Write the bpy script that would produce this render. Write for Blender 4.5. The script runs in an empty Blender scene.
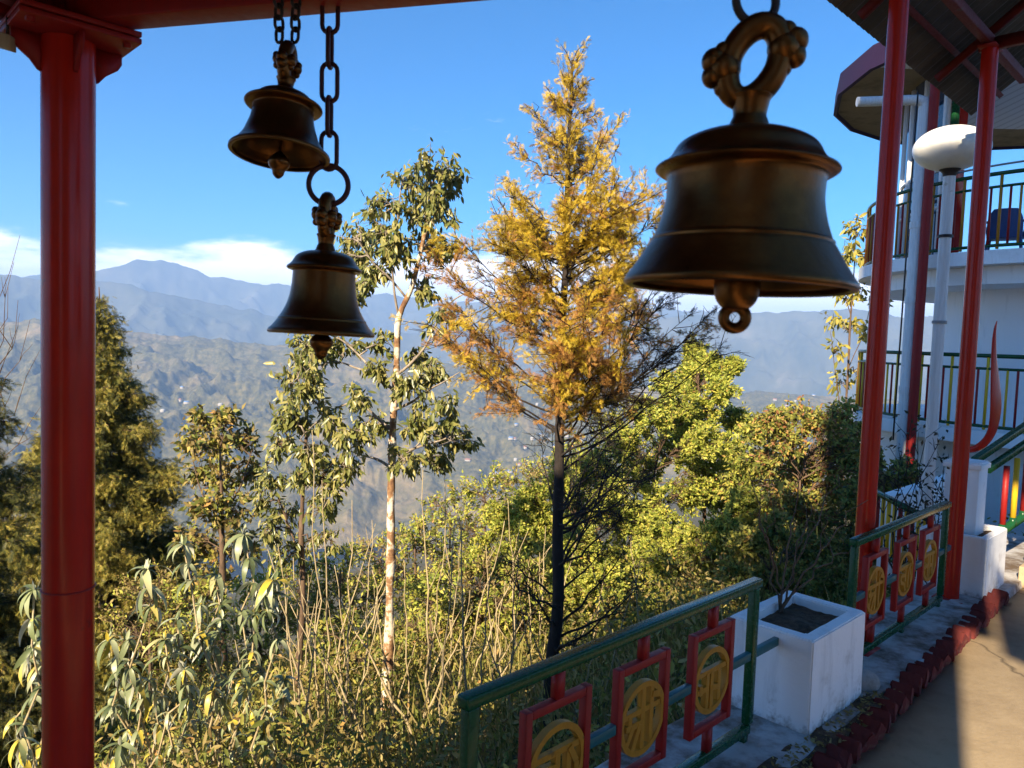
import bpy, bmesh, math, random
import numpy as np
from mathutils import Vector, Matrix

# ------------------------------------------------------------------ camera, sky, sun, exposure
scene = bpy.context.scene
COL = scene.collection
FPX = 755.0
_up = np.array([445.0, 12416.0, 755.0]); _up /= np.linalg.norm(_up)
_fw = np.array([0, 0, -1.0]); _fh = _fw - _up * _fw.dot(_up); _fh /= np.linalg.norm(_fh)
_rt = np.cross(_fh, _up)
RC = np.array([_rt, _fh, _up])
EYE = np.array([0.0, 0.0, 1.65])

cam = bpy.data.cameras.new('camera')
cam_o = bpy.data.objects.new('camera', cam)
COL.objects.link(cam_o)
M4 = Matrix([list(RC[0]) + [EYE[0]], list(RC[1]) + [EYE[1]], list(RC[2]) + [EYE[2]], [0, 0, 0, 1]])
cam_o.matrix_world = M4
cam.sensor_width = 36.0
cam.lens = 36.0 * FPX / 1024.0
cam.clip_start = 0.02
cam.clip_end = 40000.0
cam.dof.use_dof = True
cam.dof.focus_distance = 7.0
cam.dof.aperture_fstop = 9.5
scene.camera = cam_o

SUN_EL = math.radians(30.0)
SUN_H = np.array([-0.492, -0.870, 0.0])          # horizontal direction to the sun
world = bpy.data.worlds.new('World')
scene.world = world
world.use_nodes = True
wn, wl = world.node_tree.nodes, world.node_tree.links
for nd in list(wn):
    wn.remove(nd)
def N(tree, typ, **kw):
    nd = tree.nodes.new(typ)
    for k, v in kw.items():
        setattr(nd, k, v)
    return nd
WT = world.node_tree
w_out = N(WT, 'ShaderNodeOutputWorld')
w_bg = N(WT, 'ShaderNodeBackground')
w_bg.inputs['Strength'].default_value = 0.076
sky = N(WT, 'ShaderNodeTexSky')
sky.sky_type = 'NISHITA'
sky.sun_disc = False
sky.sun_elevation = SUN_EL
sky.sun_rotation = math.atan2(SUN_H[0], SUN_H[1])
sky.altitude = 2200.0
sky.air_density = 1.0
sky.dust_density = 0.1
sky.ozone_density = 3.0
hsv = N(WT, 'ShaderNodeHueSaturation')
hsv.inputs['Saturation'].default_value = 1.75
hsv.inputs['Value'].default_value = 0.90
wl.new(sky.outputs[0], hsv.inputs['Color'])
# a low bank of cloud over the far range, part of the sky itself
tc = N(WT, 'ShaderNodeTexCoord')
mp = N(WT, 'ShaderNodeMapping'); mp.inputs['Scale'].default_value = (1.0, 1.0, 3.6)
wl.new(tc.outputs['Generated'], mp.inputs[0])
nz = N(WT, 'ShaderNodeTexNoise'); nz.inputs['Scale'].default_value = 4.6; nz.inputs['Detail'].default_value = 9.0
nz.inputs['Roughness'].default_value = 0.56
wl.new(mp.outputs[0], nz.inputs['Vector'])
sp = N(WT, 'ShaderNodeSeparateXYZ'); wl.new(tc.outputs['Generated'], sp.inputs[0])
band = N(WT, 'ShaderNodeValToRGB')
cr = band.color_ramp
cr.elements[0].position = 0.0; cr.elements[0].color = (0.8, 0.8, 0.8, 1)
cr.elements[1].position = 0.15; cr.elements[1].color = (0, 0, 0, 1)
e = cr.elements.new(0.060); e.color = (0.85, 0.85, 0.85, 1)
e = cr.elements.new(0.098); e.color = (0.60, 0.60, 0.60, 1)
e = cr.elements.new(0.13); e.color = (0.10, 0.10, 0.10, 1)
wl.new(sp.outputs['Z'], band.inputs[0])
ad = N(WT, 'ShaderNodeMath', operation='ADD'); am = N(WT, 'ShaderNodeMath', operation='MULTIPLY_ADD'); am.inputs[1].default_value = 1.9; am.inputs[2].default_value = -0.45; wl.new(nz.outputs['Fac'], am.inputs[0]); wl.new(am.outputs[0], ad.inputs[0]); wl.new(band.outputs[0], ad.inputs[1])
mr = N(WT, 'ShaderNodeMapRange', interpolation_type='SMOOTHSTEP')
mr.inputs['From Min'].default_value = 0.90; mr.inputs['From Max'].default_value = 1.22
wl.new(ad.outputs[0], mr.inputs['Value'])
mx = N(WT, 'ShaderNodeMix', data_type='RGBA')
mx.inputs['B'].default_value = (13.0, 12.2, 12.0, 1)
wl.new(mr.outputs[0], mx.inputs['Factor']); wl.new(hsv.outputs[0], mx.inputs['A'])
wl.new(mx.outputs['Result'], w_bg.inputs['Color'])
wl.new(w_bg.outputs[0], w_out.inputs['Surface'])

sun = bpy.data.lights.new('sun', 'SUN')
sun.energy = 5.0
sun.angle = math.radians(0.5)
sun.color = (1.0, 0.83, 0.58)
sun_o = bpy.data.objects.new('sun', sun)
COL.objects.link(sun_o)
to_sun = Vector((SUN_H[0] * math.cos(SUN_EL), SUN_H[1] * math.cos(SUN_EL), math.sin(SUN_EL)))
sun_o.rotation_euler = to_sun.to_track_quat('Z', 'Y').to_euler()

vs = scene.view_settings
vs.view_transform = 'Standard'; vs.look = 'None'; vs.exposure = 1.6; vs.gamma = 1.0; vs.use_curve_mapping = False
cy = scene.cycles
cy.max_bounces = 6; cy.diffuse_bounces = 3; cy.glossy_bounces = 3; cy.transmission_bounces = 4
cy.volume_bounces = 1; cy.transparent_max_bounces = 6
cy.use_denoising = True
cy.sample_clamp_indirect = 6.0
scene.render.engine = 'CYCLES'

rng = np.random.default_rng(11)
random.seed(11)

# ------------------------------------------------------------------ placing helpers
def ray(px, py):
    return RC @ np.array([(px - 512) / FPX, -(py - 384) / FPX, -1.0])
def at(px, py, depth):
    r = ray(px, py); return EYE + r * (depth / r[1])
def at_z(px, py, z):
    r = ray(px, py); return EYE + r * ((z - 1.65) / r[2])
A0 = np.array([0.985, 2.969, 0.0])              # a point on the railing line
D = np.array([0.714, 0.700, 0.0]); D /= np.linalg.norm(D)
NN = np.array([D[1], -D[0], 0.0])               # towards the pavement
UZ = np.array([0, 0, 1.0])
def rail_pt(s, o, z):
    return A0 + D * s + NN * o + UZ * z
def outward(x, y):                              # distance beyond the railing, downhill
    return -((x - A0[0]) * NN[0] + (y - A0[1]) * NN[1])
def slope_z(x, y):
    q = outward(x, y)
    z = np.where(q < 0.22, -0.06, np.where(q < 7, -0.70 - 0.30 * q, np.where(q < 110, -2.80 - 0.48 * (q - 7), -52.24 - 0.35 * (q - 110))))
    return np.maximum(z, -485.0)

# ------------------------------------------------------------------ materials
def mat(name):
    m = bpy.data.materials.new(name); m.use_nodes = True
    t = m.node_tree
    return m, t, t.nodes['Principled BSDF']
def coords(t, scale=1.0, vec='Object'):
    c = N(t, 'ShaderNodeTexCoord'); mpn = N(t, 'ShaderNodeMapping')
    s = scale if isinstance(scale, tuple) else (scale,) * 3
    mpn.inputs['Scale'].default_value = s
    t.links.new(c.outputs[vec], mpn.inputs[0])
    return mpn.outputs[0]
def noise(t, vec, scale, detail=6, rough=0.6):
    n = N(t, 'ShaderNodeTexNoise')
    n.inputs['Scale'].default_value = scale; n.inputs['Detail'].default_value = detail; n.inputs['Roughness'].default_value = rough
    if vec is not None: t.links.new(vec, n.inputs['Vector'])
    return n.outputs['Fac']
def ramp(t, fac, stops):
    r = N(t, 'ShaderNodeValToRGB')
    el = r.color_ramp.elements
    el[0].position, el[0].color = stops[0][0], (*stops[0][1], 1)
    el[1].position, el[1].color = stops[-1][0], (*stops[-1][1], 1)
    for p, c in stops[1:-1]:
        x = el.new(p); x.color = (*c, 1)
    t.links.new(fac, r.inputs[0])
    return r.outputs['Color']
def mixc(t, fac, a, b):
    m = N(t, 'ShaderNodeMix', data_type='RGBA')
    for sock, v in (('Factor', fac), ('A', a), ('B', b)):
        if isinstance(v, (tuple, float, int)):
            m.inputs[sock].default_value = (*v, 1) if isinstance(v, tuple) else v
        else:
            t.links.new(v, m.inputs[sock])
    return m.outputs['Result']
def bump(t, p, h, strength, dist=0.01):
    b = N(t, 'ShaderNodeBump'); b.inputs['Strength'].default_value = strength; b.inputs['Distance'].default_value = dist
    t.links.new(h, b.inputs['Height']); t.links.new(b.outputs[0], p.inputs['Normal'])

def paint(name, col, rough=0.32, wear=(0.10, 0.06, 0.04), wear_amt=0.62, var=0.25):
    m, t, p = mat(name)
    v = coords(t)
    n1 = noise(t, v, 9.0, 8, 0.65)
    n2 = noise(t, v, 60.0, 4)
    base = mixc(t, n1, tuple(c * (1 - var) for c in col), tuple(min(1, c * (1 + var)) for c in col))
    ns = noise(t, coords(t, (1.0, 1.0, 0.06)), 55.0, 5, 0.7)
    ms_ = N(t, 'ShaderNodeMapRange'); ms_.inputs['From Min'].default_value = 0.35; ms_.inputs['From Max'].default_value = 0.7; ms_.inputs['To Max'].default_value = 0.45
    t.links.new(ns, ms_.inputs['Value'])
    base = mixc(t, ms_.outputs[0], base, tuple(c * 0.45 + 0.012 for c in col))
    mk = N(t, 'ShaderNodeMapRange'); mk.inputs['From Min'].default_value = wear_amt; mk.inputs['From Max'].default_value = wear_amt + 0.06
    t.links.new(n1, mk.inputs['Value'])
    c2 = mixc(t, mk.outputs[0], base, wear)
    t.links.new(c2, p.inputs['Base Color'])
    rr = N(t, 'ShaderNodeMapRange'); rr.inputs['To Min'].default_value = rough * 0.7; rr.inputs['To Max'].default_value = rough * 1.5
    t.links.new(n2, rr.inputs['Value']); t.links.new(rr.outputs[0], p.inputs['Roughness'])
    bump(t, p, n2, 0.06, 0.002)
    p.inputs['Specular IOR Level'].default_value = 0.28
    return m
RED = paint('red_gloss_paint', (0.47, 0.017, 0.006), 0.20, wear=(0.25, 0.02, 0.012), wear_amt=0.66)
RAFTER_RED = paint('old_oxide_red', (0.15, 0.010, 0.008), 0.6)
RED_DULL = paint('red_dull_paint', (0.30, 0.012, 0.010), 0.45, wear_amt=0.68)
GREEN = paint('green_paint', (0.008, 0.07, 0.022), 0.24, wear=(0.02, 0.05, 0.02), wear_amt=0.7)
TEAL = paint('teal_paint', (0.02, 0.12, 0.13), 0.35, wear_amt=0.75)
GOLD = paint('ochre_paint', (0.47, 0.20, 0.015), 0.42, wear=(0.2, 0.1, 0.02), wear_amt=0.62)
YELLOW = paint('yellow_paint', (0.72, 0.45, 0.02), 0.4, wear_amt=0.75)
PURPLE = paint('purple_paint', (0.026, 0.010, 0.044), 0.6, wear_amt=0.72)
GREYM = paint('grey_metal', (0.30, 0.31, 0.32), 0.5, wear_amt=0.7)
BLACKM = paint('dark_iron', (0.03, 0.022, 0.022), 0.45, wear=(0.07, 0.03, 0.015), wear_amt=0.58)
CHAINM = paint('rusty_red_chain', (0.055, 0.014, 0.014), 0.4, wear=(0.06, 0.03, 0.03), wear_amt=0.6)
PVC = paint('white_pipe', (0.72, 0.73, 0.74), 0.4, wear=(0.45, 0.43, 0.38), wear_amt=0.66, var=0.06)
BLUEP = paint('blue_plastic', (0.04, 0.08, 0.22), 0.4, wear_amt=0.9)
TAN = paint('tan_board', (0.42, 0.34, 0.22), 0.6, wear_amt=0.7)

def brass(name, c1, c2, c3):
    m, t, p = mat(name)
    v = coords(t)
    n1 = noise(t, v, 14.0, 9, 0.7); n2 = noise(t, v, 3.0, 4)
    col = ramp(t, n1, [(0.3, c1), (0.55, c2), (0.8, c3)])
    col = mixc(t, n2, col, tuple(c * 0.55 for c in c2))
    t.links.new(col, p.inputs['Base Color'])
    p.inputs['Metallic'].default_value = 0.88
    r = N(t, 'ShaderNodeMapRange'); r.inputs['To Min'].default_value = 0.18; r.inputs['To Max'].default_value = 0.46
    t.links.new(n1, r.inputs['Value']); t.links.new(r.outputs[0], p.inputs['Roughness'])
    b = noise(t, v, 45.0, 6, 0.7)
    bump(t, p, b, 0.22, 0.004)
    return m
BRASS = brass('aged_brass', (0.075, 0.026, 0.007), (0.20, 0.078, 0.017), (0.38, 0.17, 0.043))
BRASS_DARK = brass('dark_bronze', (0.085, 0.031, 0.009), (0.20, 0.080, 0.019), (0.34, 0.155, 0.042))

def plaster(name, col, dirt, amt=0.55, scale=4.0):
    m, t, p = mat(name)
    v = coords(t)
    n1 = noise(t, v, scale, 9, 0.68); n2 = noise(t, v, 40.0, 5)
    vs_ = coords(t, (9.0, 9.0, 1.2)); n3 = noise(t, vs_, 1.5, 5)
    f = N(t, 'ShaderNodeMapRange'); f.inputs['From Min'].default_value = amt; f.inputs['From Max'].default_value = amt + 0.2
    t.links.new(n1, f.inputs['Value'])
    c = mixc(t, f.outputs[0], col, dirt)
    f2 = N(t, 'ShaderNodeMapRange'); f2.inputs['From Min'].default_value = 0.56; f2.inputs['From Max'].default_value = 0.8; f2.inputs['To Max'].default_value = 0.6
    t.links.new(n3, f2.inputs['Value'])
    c = mixc(t, f2.outputs[0], c, tuple(x * 0.6 for x in col))
    t.links.new(c, p.inputs['Base Color'])
    p.inputs['Roughness'].default_value = 0.85
    bump(t, p, n2, 0.35, 0.004)
    return m
WHITE = plaster('white_limewash', (0.82, 0.82, 0.83), (0.42, 0.37, 0.32), 0.58)
BWHITE = plaster('building_white', (0.84, 0.85, 0.87), (0.58, 0.58, 0.58), 0.60, 1.2)
LEDGE = plaster('worn_concrete', (0.46, 0.45, 0.45), (0.13, 0.09, 0.06), 0.40, 4.0)
def splash(m):
    t = m.node_tree; p = t.nodes['Principled BSDF']; src = p.inputs['Base Color'].links[0].from_socket
    c = N(t, 'ShaderNodeTexCoord'); sx = N(t, 'ShaderNodeSeparateXYZ'); t.links.new(c.outputs['Object'], sx.inputs[0])
    n = noise(t, c.outputs['Object'], 16.0, 8, 0.72)
    a = N(t, 'ShaderNodeMath', operation='MULTIPLY_ADD'); a.inputs[1].default_value = -3.2; t.links.new(sx.outputs['Z'], a.inputs[0]); t.links.new(n, a.inputs[2])
    r = N(t, 'ShaderNodeMapRange'); r.inputs['From Min'].default_value = 0.36; r.inputs['From Max'].default_value = 0.62; r.inputs['To Max'].default_value = 0.85
    t.links.new(a.outputs[0], r.inputs['Value'])
    c1 = mixc(t, r.outputs[0], src, (0.14, 0.10, 0.07))
    n2 = noise(t, c.outputs['Object'], 9.0, 10, 0.8)
    r2 = N(t, 'ShaderNodeMapRange'); r2.inputs['From Min'].default_value = 0.66; r2.inputs['From Max'].default_value = 0.69; r2.inputs['To Max'].default_value = 0.7
    t.links.new(n2, r2.inputs['Value'])
    t.links.new(mixc(t, r2.outputs[0], c1, (0.30, 0.28, 0.25)), p.inputs['Base Color'])
    return m
PWHITE = splash(plaster('planter_white', (0.82, 0.82, 0.83), (0.42, 0.37, 0.32), 0.55))
PAVE = plaster('pavement_concrete', (0.52, 0.395, 0.245), (0.40, 0.295, 0.18), 0.42, 2.2)
def cracked(m):
    t = m.node_tree; p = t.nodes['Principled BSDF']; src = p.inputs['Base Color'].links[0].from_socket
    c = N(t, 'ShaderNodeTexCoord')
    nn = N(t, 'ShaderNodeTexNoise'); nn.inputs['Scale'].default_value = 2.5; nn.inputs['Detail'].default_value = 8; t.links.new(c.outputs['Object'], nn.inputs['Vector'])
    mv = N(t, 'ShaderNodeMix', data_type='VECTOR'); mv.inputs['Factor'].default_value = 0.22
    t.links.new(c.outputs['Object'], mv.inputs['A']); t.links.new(nn.outputs['Color'], mv.inputs['B'])
    v = N(t, 'ShaderNodeTexVoronoi', feature='DISTANCE_TO_EDGE'); v.inputs['Scale'].default_value = 0.75; t.links.new(mv.outputs['Result'], v.inputs['Vector'])
    r = N(t, 'ShaderNodeMapRange'); r.inputs['From Min'].default_value = 0.0; r.inputs['From Max'].default_value = 0.007; r.inputs['To Min'].default_value = 0.75; r.inputs['To Max'].default_value = 0.0
    t.links.new(v.outputs['Distance'], r.inputs['Value'])
    c1 = mixc(t, r.outputs[0], src, (0.09, 0.065, 0.04))
    n = noise(t, c.outputs['Object'], 28.0, 6, 0.8)
    r2 = N(t, 'ShaderNodeMapRange'); r2.inputs['From Min'].default_value = 0.62; r2.inputs['From Max'].default_value = 0.72; r2.inputs['To Max'].default_value = 0.5
    t.links.new(n, r2.inputs['Value'])
    t.links.new(mixc(t, r2.outputs[0], c1, (0.20, 0.13, 0.07)), p.inputs['Base Color'])
    return m
cracked(PAVE)
STONE = plaster('grey_stone', (0.30, 0.29, 0.28), (0.16, 0.14, 0.12), 0.5, 8.0)
OCHREW = plaster('ochre_wall', (0.55, 0.42, 0.28), (0.42, 0.3, 0.2), 0.55, 1.0)
def soil_mat(name, stops, sc):
    m, t, p = mat(name)
    v = coords(t); n1 = noise(t, v, sc, 10, 0.75)
    t.links.new(ramp(t, n1, stops), p.inputs['Base Color'])
    p.inputs['Roughness'].default_value = 0.95
    bump(t, p, n1, 0.9, 0.03)
    return m
SOIL = soil_mat('dark_soil', [(0.3, (0.03, 0.017, 0.009)), (0.5, (0.10, 0.057, 0.03)), (0.75, (0.20, 0.13, 0.075))], 22.0)
HILLSOIL = soil_mat('leaf_litter', [(0.3, (0.03, 0.025, 0.012)), (0.5, (0.075, 0.065, 0.024)), (0.75, (0.16, 0.115, 0.055))], 3.0)
BRICK = paint('red_brick_paint', (0.15, 0.026, 0.023), 0.8, wear=(0.17, 0.07, 0.05), wear_amt=0.58)
_m, _t, _p = mat('lamp_glass')
_p.inputs['Base Color'].default_value = (0.80, 0.77, 0.70, 1); _p.inputs['Roughness'].default_value = 0.35
_p.inputs['Subsurface Weight'].default_value = 0.25; _p.inputs['Subsurface Radius'].default_value = (0.05, 0.05, 0.04)
_n = noise(_t, coords(_t), 6.0, 8)
_t.links.new(ramp(_t, _n, [(0.3, (0.70, 0.66, 0.58)), (0.6, (0.82, 0.80, 0.75))]), _p.inputs['Base Color'])
GLOBE = _m
_m, _t, _p = mat('window_glass')
_p.inputs['Base Color'].default_value = (0.03, 0.05, 0.09, 1); _p.inputs['Roughness'].default_value = 0.03
_p.inputs['Specular IOR Level'].default_value = 1.0; _p.inputs['Coat Weight'].default_value = 0.6
GLASS = _m
_m, _t, _p = mat('corrugated_sheet')
_v = coords(_t)
_n = noise(_t, _v, 3.0, 8)
_t.links.new(ramp(_t, _n, [(0.3, (0.045, 0.038, 0.034)), (0.7, (0.11, 0.095, 0.085))]), _p.inputs['Base Color'])
_p.inputs['Roughness'].default_value = 0.55; _p.inputs['Metallic'].default_value = 0.3
SHEET = _m
def soffit_mat():
    m, t, p = mat('soffit_boards')
    v = coords(t)
    wv = N(t, 'ShaderNodeTexWave'); wv.wave_type = 'BANDS'; wv.bands_direction = 'X'
    wv.inputs['Scale'].default_value = 1.6; wv.inputs['Distortion'].default_value = 0
    t.links.new(v, wv.inputs['Vector'])
    c = ramp(t, wv.outputs['Fac'], [(0.0, (0.40, 0.42, 0.45)), (0.08, (0.62, 0.64, 0.67)), (1.0, (0.66, 0.68, 0.71))])
    t.links.new(c, p.inputs['Base Color']); p.inputs['Roughness'].default_value = 0.7
    return m
SOFFIT = soffit_mat()
TAN_EAVE = plaster('tan_soffit', (0.26, 0.19, 0.10), (0.14, 0.1, 0.05), 0.5, 2.0)

def leaf_mat(name, stops, trans=0.30, rough=0.5, spec=0.25):
    m, t, p = mat(name)
    g = N(t, 'ShaderNodeNewGeometry')
    c = ramp(t, g.outputs['Random Per Island'], stops)
    n = noise(t, coords(t), 1.1, 3)
    h = N(t, 'ShaderNodeHueSaturation')
    r = N(t, 'ShaderNodeMapRange'); r.inputs['To Min'].default_value = 0.65; r.inputs['To Max'].default_value = 1.35
    t.links.new(n, r.inputs['Value']); t.links.new(r.outputs[0], h.inputs['Value']); t.links.new(c, h.inputs['Color'])
    t.links.new(h.outputs[0], p.inputs['Base Color'])
    p.inputs['Roughness'].default_value = rough; p.inputs['Specular IOR Level'].default_value = spec
    tr = N(t, 'ShaderNodeBsdfTranslucent'); t.links.new(h.outputs[0], tr.inputs['Color'])
    ms = N(t, 'ShaderNodeMixShader'); ms.inputs[0].default_value = trans
    o = t.nodes['Material Output']
    t.links.new(p.outputs[0], ms.inputs[1]); t.links.new(tr.outputs[0], ms.inputs[2]); t.links.new(ms.outputs[0], o.inputs['Surface'])
    return m
L_OLIVE = leaf_mat('olive_leaf', [(0, (0.092, 0.115, 0.029)), (0.5, (0.207, 0.218, 0.057)), (1, (0.380, 0.333, 0.115))], 0.25, 0.35, 0.5)
L_GOLD = leaf_mat('golden_spray', [(0, (0.30, 0.16, 0.02)), (0.3, (0.52, 0.34, 0.03)), (0.7, (0.68, 0.51, 0.045)), (1, (0.74, 0.61, 0.09))], 0.35)
L_RUST = leaf_mat('rusty_spray', [(0, (0.22, 0.09, 0.03)), (0.5, (0.46, 0.23, 0.06)), (1, (0.58, 0.36, 0.10))], 0.3)
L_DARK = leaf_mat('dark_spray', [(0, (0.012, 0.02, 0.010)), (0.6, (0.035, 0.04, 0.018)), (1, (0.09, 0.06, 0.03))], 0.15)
L_CYP = leaf_mat('cypress_spray', [(0, (0.103, 0.115, 0.023)), (0.5, (0.253, 0.230, 0.046)), (0.85, (0.414, 0.333, 0.063)), (1, (0.483, 0.322, 0.092))], 0.25)
L_CYPD = leaf_mat('deep_cypress_spray', [(0, (0.03, 0.04, 0.014)), (0.6, (0.09, 0.10, 0.028)), (1, (0.20, 0.17, 0.04))], 0.2)
L_LIME = leaf_mat('lime_leaf', [(0, (0.15, 0.20, 0.035)), (0.45, (0.37, 0.42, 0.07)), (0.85, (0.58, 0.56, 0.10)), (1, (0.66, 0.57, 0.13))], 0.4)
L_BUSH = leaf_mat('bush_leaf', [(0, (0.091, 0.117, 0.026)), (0.5, (0.234, 0.247, 0.052)), (0.9, (0.416, 0.364, 0.078)), (1, (0.494, 0.260, 0.091))], 0.3)
L_BROWN = leaf_mat('brown_leaf', [(0, (0.135, 0.095, 0.034)), (0.5, (0.270, 0.203, 0.068)), (1, (0.405, 0.324, 0.121))], 0.3)
L_YELL = leaf_mat('pale_yellow_leaf', [(0, (0.14, 0.15, 0.04)), (0.5, (0.36, 0.32, 0.06)), (1, (0.52, 0.44, 0.12))], 0.35)
L_SILV = leaf_mat('silvery_leaf', [(0, (0.16, 0.20, 0.09)), (0.40, (0.34, 0.37, 0.22)), (0.80, (0.60, 0.60, 0.46)), (0.90, (0.62, 0.50, 0.10)), (1, (0.70, 0.58, 0.14))], 0.30, 0.45, 0.4)
def two_sided(name, top, under):
    m = leaf_mat(name, top, 0.18, 0.4, 0.45)
    t = m.node_tree; p = t.nodes['Principled BSDF']
    src = p.inputs['Base Color'].links[0].from_socket
    g = N(t, 'ShaderNodeNewGeometry')
    t.links.new(mixc(t, g.outputs['Backfacing'], src, under), p.inputs['Base Color'])
    return m
L_SILV = two_sided('silvery_leaf', [(0, (0.09, 0.12, 0.05)), (0.45, (0.22, 0.26, 0.12)), (0.8, (0.42, 0.44, 0.27)), (0.88, (0.55, 0.42, 0.05)), (1, (0.62, 0.50, 0.08))], (0.62, 0.62, 0.52))
L_GRASS = leaf_mat('dry_grass', [(0, (0.175, 0.163, 0.044)), (0.5, (0.375, 0.312, 0.100)), (1, (0.600, 0.475, 0.213))], 0.3)
L_GRASSG = leaf_mat('green_grass', [(0, (0.062, 0.094, 0.019)), (0.5, (0.163, 0.188, 0.037)), (1, (0.325, 0.312, 0.075))], 0.35)
L_RED = leaf_mat('reddish_leaf', [(0, (0.14, 0.06, 0.025)), (0.6, (0.30, 0.13, 0.05)), (1, (0.35, 0.2, 0.08))], 0.3)

def bark_mat(name, stops, scale, stretch=3.0):
    m, t, p = mat(name)
    v = coords(t, (stretch, stretch, 1.0)); n1 = noise(t, v, scale, 8, 0.7)
    t.links.new(ramp(t, n1, stops), p.inputs['Base Color'])
    p.inputs['Roughness'].default_value = 0.9
    bump(t, p, n1, 0.8, 0.02)
    return m
BARK_WHITE = bark_mat('pale_patched_bark', [(0.36, (0.13, 0.06, 0.03)), (0.485, (0.30, 0.17, 0.08)), (0.525, (0.58, 0.51, 0.41)), (0.75, (0.74, 0.69, 0.60))], 6.0, 1.0)
BARK_DARK = bark_mat('dark_bark', [(0.3, (0.010, 0.007, 0.006)), (0.6, (0.030, 0.021, 0.017)), (0.8, (0.065, 0.047, 0.036))], 6.0)
BARK_BROWN = bark_mat('brown_bark', [(0.3, (0.06, 0.035, 0.02)), (0.6, (0.15, 0.095, 0.06)), (0.8, (0.26, 0.19, 0.13))], 6.0)
BARK_GREY = bark_mat('grey_limb_bark', [(0.3, (0.10, 0.075, 0.055)), (0.55, (0.30, 0.25, 0.20)), (0.8, (0.50, 0.45, 0.38))], 6.0)
STRAW = bark_mat('straw_stem', [(0.3, (0.28, 0.21, 0.11)), (0.6, (0.46, 0.37, 0.22)), (0.8, (0.60, 0.52, 0.35))], 8.0)

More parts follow.
